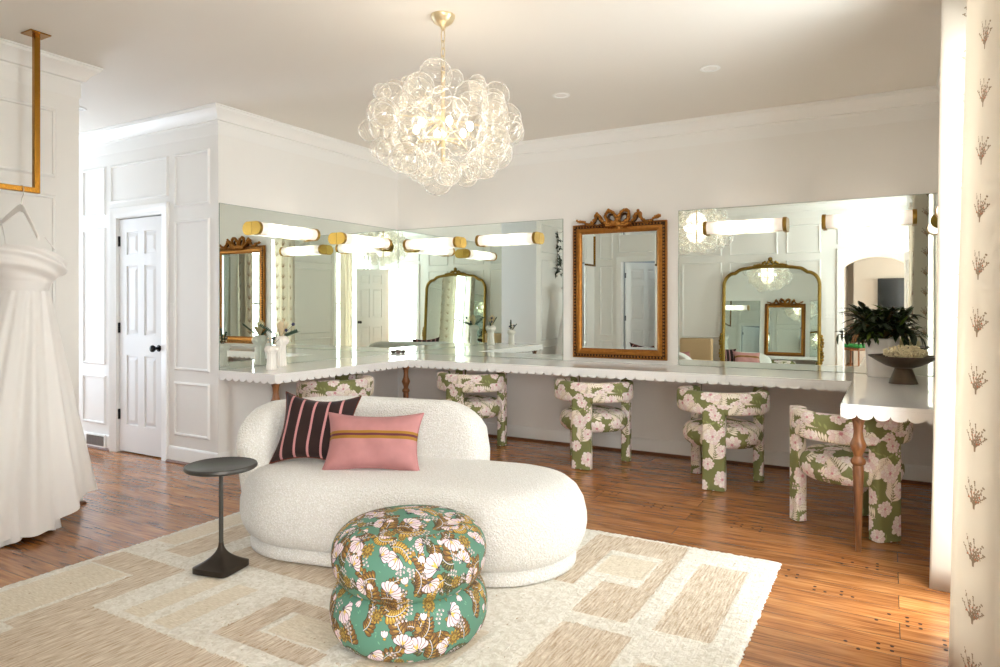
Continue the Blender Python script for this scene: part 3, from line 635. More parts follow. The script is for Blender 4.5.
f = MB()
for x_ in (XR+.14, 6.05, 7.05, 8.04): f.box(x_, x_+.06, yb, yb+.06, 0, H)
f.box(XR+.2, 8.04, yb, yb+.06, 0, .08).box(XR+.2, 8.04, yb, yb+.06, 2.5, H)
o = st('window_5', f, M_trim); MB().box(XR+.2, 8.04, yb+.028, yb+.032, .08, 2.5).build('pane', M_pane, o, smooth=0)  # made-up glazed wall, lets daylight in and keeps the view past the window bright
st('door_light_block', MB().box(-1.6, -.5, -1.5, -1.42, 0, H).box(-1.6, -1.52, -2.13, -1.5, 0, H).box(-.58, -.5, -2.13, -1.5, 0, H), M_hall)  # unseen walls added behind the hall door to stop light leaking under it
# recessed ceiling lights
for i, (x, y, lab) in enumerate(((3.549, -1.242, 'round white recessed downlight nearest the right-hand mirror wall'), (2.464, -1.204, 'round white recessed downlight between the chandelier and the mirror wall'), (-.977, -2.791, 'round white recessed downlight in the hallway ceiling by the white door'))):
    t = empty('downlight', (x, y, H)); tag(t, lab, 'ceiling light', 'recessed ceiling lights')
    MB().lathe([(.042, -.001), (.062, -.001), (.066, -.004), (.062, -.008), (.046, -.007), (.042, -.001)], 28).build('trim_ring', M_trim, t)
    MB().lathe([(.001, -.003), (.043, -.003), (.043, -.001), (.001, -.001)], 28).build('lens', M_down, t)

# ------------------------------------------------------------------ counter with scalloped apron
ZC = .779; CA, CB, CX, CY = .625, -.64, 4.346, -1.842
ct = empty('vanity_counter', (0, 0, 0)); tag(ct, 'long white glossy vanity counter with scalloped apron running round three walls', 'vanity counter')
poly = [(.004, -2.245), (CA, -2.245), (CA, CB), (CX, CB), (CX, CY), (XR-.003, CY), (XR-.003, -.004), (.004, -.004)]
MB().prism(poly, ZC-.028, ZC).build('countertop', M_quartz, ct, smooth=0, bevel=.003)
def apron(p0, p1, inward):
    p0, p1 = Vector(p0), Vector(p1); L = (p1-p0).length; n = max(1, round(L/.0795)); per = 16; T = []; B = []
    for i in range(n*per+1):
        q = p0.lerp(p1, i/(n*per)); ph = (i % per)/per if i < n*per else 0
        T.append((q.x, q.y, ZC-.02)); B.append((q.x, q.y, ZC-.050-.025*(max(0, 1-(2*ph-1)**2))**.5 if not (i % per == 0) else ZC-.050))
    MB().strip(T, B, (*inward, 0)).build('scalloped_apron', M_quartz, ct, smooth=0)
e = .0015
apron((.004, -2.245-e), (CA+e, -2.245-e), (0, .02)); apron((CA+e, -2.245), (CA+e, CB), (-.02, 0)); apron((CA, CB-e), (CX, CB-e), (0, .02)); apron((CX-e, CB), (CX-e, CY), (.02, 0)); apron((CX, CY-e), (XR-.003, CY-e), (0, .02))
legprof = [(.010, 0), (.013, .004), (.016, .1), (.0265, .42), (.026, .455), (.034, .462), (.037, .475), (.033, .486), (.026, .492), (.021, .503), (.026, .52), (.036, .545), (.0405, .56), (.036, .572), (.025, .60), (.022, .632), (.026, .67), (.036, .70), (.039, .72), (.039, .752), (.001, .752)]
for x, y in ((.545, -2.165), (.545, -.57), (4.425, -1.765)):
    MB().lathe([(.001, 0)] + legprof, 24).build('turned_leg', M_walnut, ct, loc=(x, y, 0))

# ------------------------------------------------------------------ frameless wall mirrors
def wall_mirror(x0, x1, y0, y1, lab):
    t = empty('wall_mirror', ((x0+x1)/2, (y0+y1)/2, ZC+.001)); tag(t, lab, 'mirror', 'frameless mirrors above the counter')
    M = Matrix.Translation((-(x0+x1)/2, -(y0+y1)/2, -ZC-.001)); z0, z1 = ZC+.001, 2.093
    MB().box(x0, x1, y0, y1, z0, z1).xf(M).build('mirror_back', M_mirroredge, t, smooth=0)
    if x1-x0 > y1-y0: mb = MB().box(x0+.003, x1-.003, y0-.0015, y0-.0005, z0+.002, z1-.003)
    elif x0 > 2: mb = MB().box(x0-.0015, x0-.0005, y0+.003, y1-.003, z0+.002, z1-.003)
    else: mb = MB().box(x1+.0005, x1+.0015, y0+.003, y1-.003, z0+.002, z1-.003)
    mb.xf(M).build('mirror_glass', M_mirror, t, smooth=0)
wall_mirror(.0005, .006, -2.245, -.008, 'large frameless mirror on the left wall reflecting the windows and gilt mirror')
wall_mirror(.008, 1.935, -.006, -.0005, 'frameless mirror on back wall between the corner and gilt mirror')
wall_mirror(3.008, XR-.009, -.006, -.0005, 'wide frameless mirror on back wall behind the leafy plant')
wall_mirror(XR-.0065, XR-.0005, -1.83, -.008, 'frameless mirror on the right wall behind the linen curtain')

# ------------------------------------------------------------------ sconces: axis along local x, wall at local y=+.06
def sconce(x, y, rz, L, lab):
    t = empty('tube_sconce', (x, y, 1.925), rz); tag(t, lab, 'wall light', 'brass and frosted tube lights on the mirrors')
    tube = MB().tube([(-L/2+.02, 0, 0), (-L/4, 0, 0), (0, 0, 0), (L/4, 0, 0), (L/2-.02, 0, 0)], .05, 28).build('glass_tube', M_tube, t)
    for s in (-1, 1):
        pts = [(.0, .066)] ; pr = []
        for k in range(17): a = -PI/2 + PI*k/16 - PI/2; pr.append((.056*math.cos(a+0), .056*math.sin(a)))
        # D-shaped cap: half circle to the room, straight to the wall
        D = [(-.0, 0)]; D = [(.056*math.sin(PI*k/18), -.056*math.cos(PI*k/18)) for k in range(19)]
        poly = [(-a, b) for a, b in D] + [(.052, .056), (.052, -.056)]
        x0, x1 = (s*(L/2-.028), s*L/2) if s > 0 else (s*L/2, s*(L/2-.028)); mb = MB(); n = len(poly); b = 0
        mb.v = [(x0, p[0], p[1]) for p in poly] + [(x1, p[0], p[1]) for p in poly]
        mb.quad(list(range(n))[::-1]); mb.quad([n+i for i in range(n)])
        for i in range(n): mb.quad([i, (i+1) % n, n+(i+1) % n, n+i])
        mb.build('end_cap', M_brushed, t, smooth=30, bevel=.0015)
    MB().box(-L/2+.02, L/2-.02, .038, .052, -.045, .045).build('backplate', M_brushed, t, smooth=0, bevel=.003)
yw = -.0605
for x0, x1, lab in ((.153, .806, 'tube wall light on back mirror nearest the room corner'), (1.04, 1.692, 'tube wall light on back mirror just left of the gilt mirror'), (3.235, 3.872, 'tube wall light over the arched mirror reflection right of gilt mirror'), (4.12, 4.738, 'tube wall light on back mirror above the leafy plant')):
    sconce((x0+x1)/2, yw, 0, x1-x0, lab)
for y0, y1, lab in ((-1.937, -1.262, 'tube wall light on left mirror above the two small vases'), (-.944, -.242, 'tube wall light on left mirror nearest the room corner')):
    sconce(.0605, (y0+y1)/2, R_(90), y1-y0, lab)
sconce(XR-.0605, -.6, R_(-90), .65, 'tube wall light on right wall mirror half hidden behind the curtain')

# ------------------------------------------------------------------ ornate gilt mirror
def rect_frame(mb, x0, x1, z0, z1, prof):
    rows = []
    for (cx, sx, cz, sz) in ((x0, 1, z0, 1), (x1, -1, z0, 1), (x1, -1, z1, -1), (x0, 1, z1, -1)):
        rows.append([(cx+sx*i, -o, cz+sz*i) for i, o in prof])
    return mb.grid(rows, closev=True)
gx0, gx1, gz0, gz1 = 2.045, 2.915, .815, 2.02
gm = empty('gilt_mirror', ((gx0+gx1)/2, -.002, gz0)); tag(gm, 'rectangular gilt mirror with carved ribbon bow crest above counter', 'mirror')
w, h = (gx1-gx0)/2, gz1-gz0
rect_frame(MB(), -w, w, 0, h, [(0, 0), (0, .028), (.006, .034), (.016, .03), (.032, .022), (.034, .032), (.05, .038), (.066, .034), (.078, .02), (.086, .014), (.09, .003)]).build('frame', M_gold, gm)
mb = MB(); 
for k in range(int(2*w/.03)):
    x = -w+.025+k*(2*w-.05)/int(2*w/.03)
    for z in (.024, h-.024): mb.ball((x, -.0385, z), .0085, 6, 4)
for k in range(int(h/.03)):
    z = .025+k*(h-.05)/int(h/.03)
    for x in (-w+.024, w-.024): mb.ball((x, -.0385, z), .0085, 6, 4)
mb.build('beading', M_gold, gm)
rect_frame(MB(), -w+.011, w-.011, .011, h-.011, [(0, .03), (.002, .0365), (.024, .0365), (.026, .03)]).build('patina_channel', M_golddark, gm, smooth=0)
MB().box(-w+.08, w-.08, -.012, -.001, .08, h-.08).build('mirror_glass', M_mirror, gm, smooth=0)
rect_frame(MB(), -w+.086, w-.086, .086, h-.086, [(0, .0135), (.001, .0145), (.022, .0125), (.022, .0122)]).build('bevelled_edge', M_mirror, gm, smooth=0)
def bow(mb, cx, cz, s, y=-.036, dark=None):
    rn = random.Random(2)
    for sd in (-1, 1):
        loop = [(cx+sd*s*a, y-.006*math.sin(b*3), cz+s*b) for a, b in ((.02, .0), (.10, .28), (.28, .5), (.5, .52), (.62, .33), (.55, .08), (.36, -.06), (.16, -.06), (.02, 0))]
        P = smooth_poly(loop, 5); mb.tube(P, lambda t: s*(.075+.03*math.sin(t*22)), 7, cap=True)
        for k in range(0, len(P), 2): mb.ball((P[k].x+rn.uniform(-.02, .02)*s, y-.021, P[k].z+rn.uniform(-.05, .05)*s), s*.085, 6, 4)
        tail = [(cx+sd*s*a, y, cz+s*b) for a, b in ((.1, -.1), (.45, -.18), (.8, .02), (.98, .34), (1.14, .36), (1.22, .1), (1.5, -.1), (1.8, .02), (2.02, .1), (2.2, .12))]
        P = smooth_poly(tail, 5); mb.tube(P, lambda t: s*(.085-.03*t+.025*math.sin(t*30)), 7)
        for k in range(0, len(P), 2): mb.ball((P[k].x, y-.019, P[k].z+rn.uniform(-.06, .07)*s), s*(.10-.0008*k), 6, 4)
        for k in range(9):
            a = PI*.5+sd*k*.16; mb.leaf((cx+sd*s*.2*k*.5, y-.012, cz-s*.12), (sd*.5*(k/9), -.15, -.75+.1*k), s*.3, s*.08)
    for k in range(7): mb.ball((cx+(k-3)*s*.12, y-.02, cz-s*(.1+.03*abs(k-3))), s*.09, 8, 5)
    for k in range(12): mb.ball((cx+rn.uniform(-.6, .6)*s, y-.022, cz+rn.uniform(-.22, .1)*s), s*.09, 6, 4)
mb = MB(); bow(mb, 0, h+.012, .176); mb.build('ribbon_crest', M_gold, gm, smooth=60)
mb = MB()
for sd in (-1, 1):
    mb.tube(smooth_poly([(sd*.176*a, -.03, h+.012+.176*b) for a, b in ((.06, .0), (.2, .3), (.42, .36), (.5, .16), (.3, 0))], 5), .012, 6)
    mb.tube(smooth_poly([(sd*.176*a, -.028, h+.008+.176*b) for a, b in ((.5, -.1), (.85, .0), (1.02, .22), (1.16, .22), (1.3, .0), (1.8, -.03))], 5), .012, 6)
mb.build('ribbon_dark_relief', M_golddark, gm)  # darker gold strands giving the crest a second tone

# arched mirror leaning on the opposite wall, seen in reflections
ax, aw, ah = 2.95, .70, 1.9
am = empty('arched_mirror', (ax, YF+.145, 0)); am.rotation_euler = (R_(-3.6), 0, R_(180)); tag(am, 'tall arched olive-gold floor mirror seen reflected right of gilt mirror', 'mirror')
def arch_path(w, h, n=14, z0=.02):
    r = .2; P = [(-w, z0)]; P += [(-w, z0+(h-.3-z0)*k/6) for k in range(1, 7)]
    for k in range(1, n+1): a = PI/2*k/n; P.append((-w+.17*(1-math.cos(a)), h-.3+.2*math.sin(a)))
    for k in range(1, n): u = -1+2*k/n; P.append(((w-.17)*u, h-.1+.1*math.sqrt(max(0, 1-u*u*.95))-.0))
    Q = [(-x, z) for x, z in P[:7+n]][::-1]; return P+Q
AP = arch_path(aw, ah); SP = smooth_poly([(x, -.03, z) for x, z in AP], 2)
MB().tube(SP+[Vector((-aw, -.03, .02))], .026, 8).build('frame', M_archgold, am)
mb = MB(); b = [(x*.985, z) for x, z in AP]; n = len(b); mb.v = [(x, -.022, z) for x, z in b]+[(x, -.014, z) for x, z in b]; mb.quad(list(range(n))); mb.quad([n+i for i in range(n)][::-1])
for i in range(n): mb.quad([i, n+i, n+(i+1) % n, (i+1) % n])
mb.build('mirror_glass', M_mirror, am, smooth=0)
mb = MB(); rn = random.Random(4)
for k in range(-9, 10): mb.ball((k*.026, -.045, ah+.015+.085*math.exp(-(k/4.5)**2)*abs(math.cos(k*.9))), .026-.0009*abs(k), 7, 5); mb.ball((k*.026, -.05, ah+.01), .02, 6, 4)
mb.ball((0, -.05, ah+.11), .035, 8, 6)
mb.build('crest', M_archgold, am)
for sd in (-1, 1):
    mb = MB()
    for k in range(9): mb.ball((sd*(aw+.025+.02*abs(math.sin(k*.8))), -.03, .42+k*.05), .028, 7, 5)
    mb.build('side_scroll', M_archgold, am)

# tan chair by the opposite wall (seen reflected)
t = empty('club_chair', (1.86, -5.1, 0), R_(180)); tag(t, 'tan upholstered chair seen in the mirror right of gilt mirror', 'chair')
MB().box(-.26, .26, -.26, .26, .2, .42).build('seat', M_tan, t, bevel=.04, bseg=4); MB().box(-.26, .26, .2, .3, .2, .76).build('backrest', M_tan, t, bevel=.03, bseg=4)
for sx in (-.22, .22):
    for sy in (-.22, .22): MB().tube([(sx, sy, 0), (sx, sy, .2)], .018).build('leg', M_walnut, t)

# air conditioner on right wall (seen reflected)
t = empty('air_conditioner', (XR-.001, -3.76, 2.42)); tag(t, 'white wall-mounted air conditioner seen reflected in the left mirror', 'air conditioner')
mb = MB(); pr_ = [(0, 0), (-.06, 0), (-.15, .05), (-.19, .12), (-.19, .27), (-.17, .29), (0, .29)]
mb.grid([[(a, yy, b) for a, b in pr_] for yy in (-.42, .42)], closeu=True, capu=True); mb.build('body', M_ac, t, smooth=30, bevel=.008)
MB().box(-.185, -.10, -.34, .34, .005, .06).xf(Matrix.Rotation(0, 4, 'Y')).build('louver', M_ac, t, bevel=.004)

# light switches, vent, outlet
def plate(name, loc, rz, gang, lab, cat='light switch'):
    t = empty(name, loc, rz); tag(t, lab, cat); w = .036+.023*(gang-1)
    MB().box(-w, w, -.006, 0, -.058, .058).build('plate', M_plate, t, smooth=0, bevel=.002)
    for k in range(gang): MB().box(-.008+(k-(gang-1)/2)*.046, .008+(k-(gang-1)/2)*.046, -.011, -.006, -.016, .016).build('toggle', M_plate, t, smooth=0, bevel=.002)
plate('light_switch', (-.583, -2.251, 1.25), 0, 1, 'small white light switch beside the white panelled door')
plate('light_switch', (3.78, YF+.001, 1.15), R_(180), 3, 'three-gang white switch seen reflected between arched mirror and doorway')
t = empty('floor_vent', (-1.63, -2.268, .0)); tag(t, 'grey metal air vent set in baseboard left of white door', 'vent')
MB().box(-.15, .15, -.012, 0, .02, .135).build('vent_frame', M_trim, t, smooth=0, bevel=.003)
MB().box(-.13, .13, -.013, -.012, .035, .12).build('vent_backing', plain('vent_dark', (70, 72, 76), .5), t, smooth=0)
mb = MB()
for k in range(11): M = Matrix.Translation((-.12+k*.024, -.016, .0775)) @ Matrix.Rotation(R_(35), 4, 'Z'); mb.obox(M, .006, .001, .042)
mb.build('slats', M_vent, t, smooth=0)
t = empty('candle_cup', (.042, -.048, ZC)); tag(t, 'tiny brown round candle cup in the mirrored corner of counter', 'candle cup')
MB().lathe([(.001, 0), (.016, 0), (.026, .010), (.030, .028), (.027, .030), (.022, .010), (.001, .008)], 20).build('cup', plain('rose_brown_glass', (126, 104, 96), .3), t)

# ------------------------------------------------------------------ chandelier of glass bubbles
ch = empty('chandelier', (2.49, -2.77, H)); tag(ch, 'round chandelier of clear glass bubbles hanging from a champagne chain', 'chandelier')
MB().lathe([(.001, -.075), (.012, -.074), (.014, -.06), (.03, -.05), (.05, -.036), (.062, -.014), (.066, -.004), (.066, 0), (.001, 0)], 28).build('canopy', M_champagne, ch)
mb = MB(); z = -.078; k = 0
while z > -.33:
    L = .048 if k % 3 else .062; rr = .011; P = []
    for i in range(14):
        a = 2*PI*i/14; q = (rr*math.cos(a), 0, (L/2-.011)*(1 if math.sin(a) > 0 else -1)+rr*math.sin(a)); 
        P.append((q[0]*math.cos(k*PI/2), q[0]*math.sin(k*PI/2), z-L/2+q[2]))
    mb.tube(P, .0026, 6, closed=True); z -= L-.008; k += 1
mb.build('chain', M_champagne, ch)
MB().tube([(0, 0, -.30), (0, 0, -.78)], .012, 10).build('central_stem', M_champagne, ch)
cz = -.60; AR, AZ = .425, .30; pts = []
rn = random.Random(21); cand = []
n = 96; ga = PI*(3-math.sqrt(5))
for i in range(n):
    y = 1-2*(i+.5)/n; r = math.sqrt(1-y*y); a = i*ga
    s = rn.uniform(.74, 1.02)
    rb = rn.choice([.046, .056, .064, .074, .082, .088]); R0 = (AR-rb*.5)*s; Z0 = (AZ-rb*.5)*s
    if y > .86: continue
    cand.append((R0*r*math.cos(a), R0*r*math.sin(a), cz+Z0*y*(1.0 if y > 0 else 1.12), rb))
ub = None; arms = MB()
for x, y, z, rb in cand:
    if ub is None: ub = MB().ball((0, 0, 0), 1, 26, 16).build('glass_bubble', M_bubble, ch, smooth=180); o = ub
    else: o = ub.copy(); C.objects.link(o); o.parent = ch
    o.location = (x, y, z); o.scale = (rb, rb, rb*.97); o.rotation_euler = (rn.uniform(-1, 1), rn.uniform(-1, 1), rn.uniform(0, 6))
    if rn.random() < .2: arms.tube([(0, 0, cz+.05), (x*.8, y*.8, cz+.05+(z-cz-.05)*.8)], .0022, 5)
arms.build('arms', M_champagne, ch)
for k in range(6):
    a = k*PI/3+.3; p = (.15*math.cos(a), .15*math.sin(a), cz+.0); la = MB().tube([(p[0]*.15, p[1]*.15, cz-.06), (p[0]*.8, p[1]*.8, cz-.07), (p[0], p[1], cz-.03)], .006, 8).build('lamp_arm', M_champagne, ch); MB().ball(p, .017, 12, 8, (1, 1, 1.4)).build('bulb', M_bulb, la)
for k in range(2):
    d = bpy.data.lights.new('chandelier_glow', 'POINT'); d.energy = .9; d.color = (1, .83, .64); d.shadow_soft_size = .12
    o = bpy.data.objects.new('chandelier_glow', d); C.objects.link(o); o.location = (2.49, -2.77, H-.52-.14*k)

# ------------------------------------------------------------------ rug
RX0, RX1, RY0, RY1 = 1.06, 4.10, -4.78, -2.145; RT = .014
tanr = [(1.56, 3.0, -5.3, -4.13), (1.46, 1.62, -4.4, -3.68), (1.10, 1.6, -3.84, -3.68), (1.28, 1.48, -3.57, -3.08), (1.62, 2.66, -3.50, -2.6), (2.27, 2.40, -4.02, -3.66), (2.27, 2.9, -3.74, -3.66), (2.27, 2.78, -4.03, -3.93),
        (3.16, 3.30, -2.9, -2.2), (3.30, 3.64, -2.40, -2.18), (3.58, 3.65, -3.1, -2.2), (3.40, 3.64, -3.15, -2.80), (3.76, 3.985, -3.16, -2.37), (3.42, 3.70, -4.2, -3.26), (3.78, 3.98, -3.9, -3.42)]
sandr = [(1.13, 1.43, -5.0, -3.86), (1.78, 1.90, -4.1, -3.67), (1.98, 2.10, -4.1, -3.67), (2.44, 2.75, -3.92, -3.75), (1.1, 1.25, -3.5, -2.3), (3.33, 3.57, -2.72, -2.46), (3.44, 3.62, -4.4, -3.9), (2.9, 3.2, -4.6, -3.5), (1.55, 3.0, -2.45, -2.25)]
rn = np.random.default_rng(3); st_ = .0125; nx = int((RX1-RX0)/st_)+1; ny = int((RY1-RY0)/st_)+1
mb = MB(); rows = []; ex = rn.uniform(-.006, .006, (ny, 2)); ey = rn.uniform(-.009, .009, nx)
X = np.linspace(RX0, RX1, nx); Y = np.linspace(RY0, RY1, ny); tanm = np.zeros((ny, nx)); sandm = np.zeros((ny, nx))
for (a, b_, c_, d_) in tanr: tanm[np.ix_((Y > c_) & (Y < d_), (X > a) & (X < b_))] = 1
for (a, b_, c_, d_) in sandr: sandm[np.ix_((Y > c_) & (Y < d_), (X > a) & (X < b_))] = 1
inner = [(2.40, 2.9, -3.93, -3.74)]
for (a, b_, c_, d_) in inner: tanm[np.ix_((Y > c_) & (Y < d_), (X > a) & (X < b_))] = 0
hgt = RT*.55 + (1-tanm)*(1-.5*sandm)*rn.uniform(.2, .95, (ny, nx))*RT*.45
for i in range(ny):
    rows.append([(X[j]+(ex[i, 0] if j == 0 else ex[i, 1] if j == nx-1 else 0), Y[i]+(ey[j] if i in (0, ny-1) else 0), hgt[i, j] if 0 < i < ny-1 and 0 < j < nx-1 else .003) for j in range(nx)])
mb.grid(rows); rug = mb.build('area_rug', M_rug, smooth=180); tag(rug, 'large cream and tan woven patchwork rug under the white sofa', 'rug')
col = rug.data.color_attributes.new('weave', 'FLOAT_COLOR', 'POINT'); arr = np.zeros((ny*nx, 4), np.float32); arr[:, 0] = tanm.ravel(); arr[:, 1] = sandm.ravel(); arr[:, 3] = 1; col.data.foreach_set('color', arr.ravel())
m_ = rug.modifiers.new('thickness', 'SOLIDIFY'); m_.thickness = .0025; m_.offset = -1

# floor pegs
pegs = MB(); rn = random.Random(8)
ZR = RT+.0005
for (px, py) in ((3.77, -1.62), (4.03, -2.30), (4.36, -2.03), (4.27, -2.42), (4.52, -2.58), (3.2, -1.55), (2.8, -1.3), (4.75, -2.75), (.6, -2.7), (4.42, -2.9)):
    r0 = round(py/.152)*.152+.038
    for dx in (0, .045, .11, .155):
        for dy in (0, .045, .085): 
            if rn.random() < .62: pegs.lathe([(.001, .0), (.0075, .0), (.0075, .0006), (.001, .0006)], 10, (px+dx, r0+dy-.05, 0))
st('trim_18', pegs, plain('peg_wood', (46, 24, 14), .8, spec=.1))

# ------------------------------------------------------------------ sofa
sf_ang = math.atan2(.19, .96); sl = .979
sofa = empty('curved_sofa', (1.88, -2.98, ZR), sf_ang); tag(sofa, 'white boucle chaise sofa with curved back on the rug', 'sofa')
def capsule_row(r, z, n=96, rB=-.02, wob=0):
    row = []; 
    for k in range(n):
        a = 2*PI*k/n + 0.0
        ca, sa = math.cos(a), math.sin(a); cx = sl if ca > 0 else 0
        # spread samples along the straight part
        rr = max(.001, r + (rB if ca > 0 else 0)); row.append((cx + rr*ca, rr*sa, z))
    return row
def cap_path(n_arc=30, n_st=14):
    out = []
    for k in range(n_arc+1): a = -PI/2+PI*k/n_arc; out.append((1, a))
    for k in range(1, n_st): out.append(('t', k/n_st))
    for k in range(n_arc+1): a = PI/2+PI*k/n_arc; out.append((0, a))
    for k in range(1, n_st): out.append(('b', k/n_st))
    return out
CP = cap_path()
def cap_row(rA, rB, z, zd=0):
    row = []
    for kind, a in CP:
        if kind == 1: row.append((sl+rB*math.cos(a), rB*math.sin(a), z))
        elif kind == 0: row.append((rA*math.cos(a), rA*math.sin(a), z))
        elif kind == 't': row.append((sl*(1-a), rB+(rA-rB)*a, z))
        else: row.append((sl*a, -(rA+(rB-rA)*a), z))
    return row
prof = [(.10, .055), (.065, .07), (.03, .10), (.008, .15), (0, .20), (.002, .25), (.016, .31), (.045, .36), (.085, .392), (.14, .408), (.22, .413), (.32, .414), (.44, .415)]
MB().grid([cap_row(max(.47-i, .01), max(.45-i, .01), z) for i, z in prof], closeu=True, capu=True).build('seat_cushion', M_boucle, sofa, smooth=180)
MB().grid([cap_row(.47-i, .45-i, z) for i, z in ((.07, 0), (.055, .008), (.053, .03), (.06, .06), (.09, .075))], closeu=True, capu=True).build('plinth', M_boucle, sofa, smooth=180)
# backrest: path of centre line at outer radius .50-.1
path = []; ro = .40
for k in range(0, 29): a = R_(212)-(R_(212)-PI/2)*k/28; path.append((ro*math.cos(a), ro*math.sin(a), math.cos(a), math.sin(a)))
send = .79
for k in range(1, 22): s = send*k/21; path.append((s, ro-.02*s, 0, 1))
lens = [0]
for i in range(1, len(path)): lens.append(lens[-1]+math.hypot(path[i][0]-path[i-1][0], path[i][1]-path[i-1][1]))
TL = lens[-1]; rows = []
for (x, y, nx_, ny_), s in zip(path, lens):
    eL, eR = s, TL-s
    def q(e, R): return math.sqrt(max(0, 1-(1-min(e, R)/R)**2)) if e < R else 1
    Hh = .715 - .30*(1-q(eL, .34)) - .26*(1-q(eR, .30)); wv = .095*min(1, max(.12, q(eL, .09)))*min(1, max(.12, q(eR, .09)))
    row = []; m = 28; z0 = .09; zc = (Hh+z0)/2; hz = (Hh-z0)/2
    for k in range(m):
        a = 2*PI*k/m; ca, sa = math.cos(a), math.sin(a); n_ = 3.2
        u = wv*math.copysign(abs(ca)**(2/n_), ca)*(1-.0*sa); v = hz*math.copysign(abs(sa)**(2/6.0), sa)
        lean = .03*(v/hz)
        row.append((x+nx_*(u+lean), y+ny_*(u+lean), zc+v))
    rows.append(row)
MB().grid(rows, closeu=True, capu=True).build('backrest', M_boucle, sofa, smooth=180)

# ------------------------------------------------------------------ cushions
def pillow(name, w, h, t, mat, lab, loc, rot, pinch=.07):
    n = 36; F = []; B = []; E = []
    for i in range(n+1):
        r1 = []; r2 = []
        for j in range(n+1):
            u = -1+2*j/n; v = -1+2*i/n; pu, pv = 1-pinch*(1-v*v)*1.0*abs(u)**2, 1-pinch*(1-u*u)*abs(v)**2
            x = u*w/2*(1-pinch*(1-v*v)); z = v*h/2*(1-pinch*1.5*(1-u*u))
            th = t/2*(max(0, (1-u**4))*max(0, (1-v**4)))**.55 + .004*math.sin(9*u+4*v)*(1-u*u)*(1-v*v)
            r1.append((x, -th, z)); r2.append((x, th, z))
        F.append(r1); B.append(r2)
    t_ = empty(name, loc); t_.rotation_euler = rot; tag(t_, lab, 'cushion')
    mb = MB().grid(F); mb.grid([r[::-1] for r in B]); mb.build('cover', mat, t_, smooth=180)
    per = [Vector(F[0][j]) for j in range(n)]+[Vector(F[i][n]) for i in range(n)]+[Vector(F[n][j]) for j in range(n, 0, -1)]+[Vector(F[i][0]) for i in range(n, 0, -1)]
    MB().tube(per, .0035, 6, closed=True).build('piping', M_pipe if 'stripe' in lab else mat, t_)
    return t_
PK = (194, 134, 134)
M_brownvelvet = stripe_mat('brown_stripe_velvet', (36, 12, 7), [(x-.0065, x+.0065, PK) for x in (-.155, -.085, -.012, .062, .135)])
M_pinkvelvet = stripe_mat('pink_velvet', (172, 118, 116), [(.006, .048, (146, 104, 24)), (.022, .034, (92, 30, 46))], 2)
pillow('square_cushion', .44, .42, .15, M_brownvelvet, 'dark brown velvet cushion with pink stripes against the sofa back', (1.785, -2.99, .597), (R_(-28), R_(3), R_(27)), .16)
pillow('lumbar_cushion', .52, .32, .14, M_pinkvelvet, 'pink velvet lumbar cushion with ochre and plum band', (2.187, -2.98, .562), (R_(-24), R_(0), R_(27)), .11)

# ------------------------------------------------------------------ ottoman
ot = empty('round_ottoman', (2.934, -3.645, ZR), .4); tag(ot, 'round two-tier ottoman in green botanical print', 'ottoman')
def tier(name, z0, hgt_, R, flat):
    prof = []; m = 30
    for k in range(m+1):
        a = -PI/2+PI*k/m; r = R-(.085 if a < 0 else (.085 if name[0] == 'l' else .15))*(1-abs(math.cos(a))**.9); z = z0+hgt_/2+hgt_/2*math.copysign(abs(math.sin(a))**.9, math.sin(a)); prof.append((r, z))
    inner_b = [(.01, z0), (R*.35, z0)]; top = [(R*.42, z0+hgt_+.010), (R*.22, z0+hgt_+.018), (.01, z0+hgt_+.02)]
    prof = inner_b+prof+top; seg = 72; arc = [0]
    for i in range(1, len(prof)): arc.append(arc[-1]+math.hypot(prof[i][0]-prof[i-1][0], prof[i][1]-prof[i-1][1]))
    cut = len(prof)-7; mb = MB()
    side = prof[:cut+1]; lid = prof[cut:]
    rowsof = lambda pr: [[(r*math.cos(2*PI*j/seg), r*math.sin(2*PI*j/seg), z) for j in range(seg)] for r, z in pr]
    mb.grid(rowsof(side), closeu=True, uv=lambda i, j: (j/seg*2.0, arc[i]+z0))
    mb.grid(rowsof(lid), closeu=True, uv=lambda i, j: (lid[min(i, len(lid)-1)][0]*math.cos(2*PI*j/seg)+.1, lid[min(i, len(lid)-1)][0]*math.sin(2*PI*j/seg)+.16), capu=False)
    o = mb.build(name, M_botan, ot, smooth=180)
    P = [((R-.0)*math.cos(2*PI*j/60)*.90, (R)*math.sin(2*PI*j/60)*.90, z0+hgt_*.955) for j in range(60)]
    return o
tier('lower_cushion', 0, .225, .305, 1); tier('upper_cushion', .205, .235, .30, 1)

# ------------------------------------------------------------------ side table
tb = empty('side_table', (1.765, -3.60, ZR), R_(12)); tag(tb, 'small dark metal drink table left of the sofa', 'side table')
MB().lathe([(.001, .484), (.14, .484), (.158, .486), (.166, .492), (.167, .500), (.164, .507), (.158, .509), (.152, .506), (.001, .505)], 48).build('table_top', M_pewter, tb)
MB().tube([(0, 0, .10), (0, 0, .487)], .0105, 16).build('stem', M_pewter, tb)
rows = []
for k in range(15):
    t_ = k/14; z = .028+.105*t_**1.0; half = .0115+(.098-.0115)*(1-t_)**2.4; n_ = 2+6*(1-t_)**1.5
    rows.append([(half*math.copysign(abs(math.cos(a))**(2/n_), math.cos(a)), half*math.copysign(abs(math.sin(a))**(2/n_), math.sin(a)), z) for a in [2*PI*q_/40+PI/40 for q_ in range(40)]])
half = .098; rr = lambda hf, z: [(hf*math.copysign(abs(math.cos(a))**(2/8), math.cos(a)), hf*math.copysign(abs(math.sin(a))**(2/8), math.sin(a)), z) for a in [2*PI*q_/40+PI/40 for q_ in range(40)]]
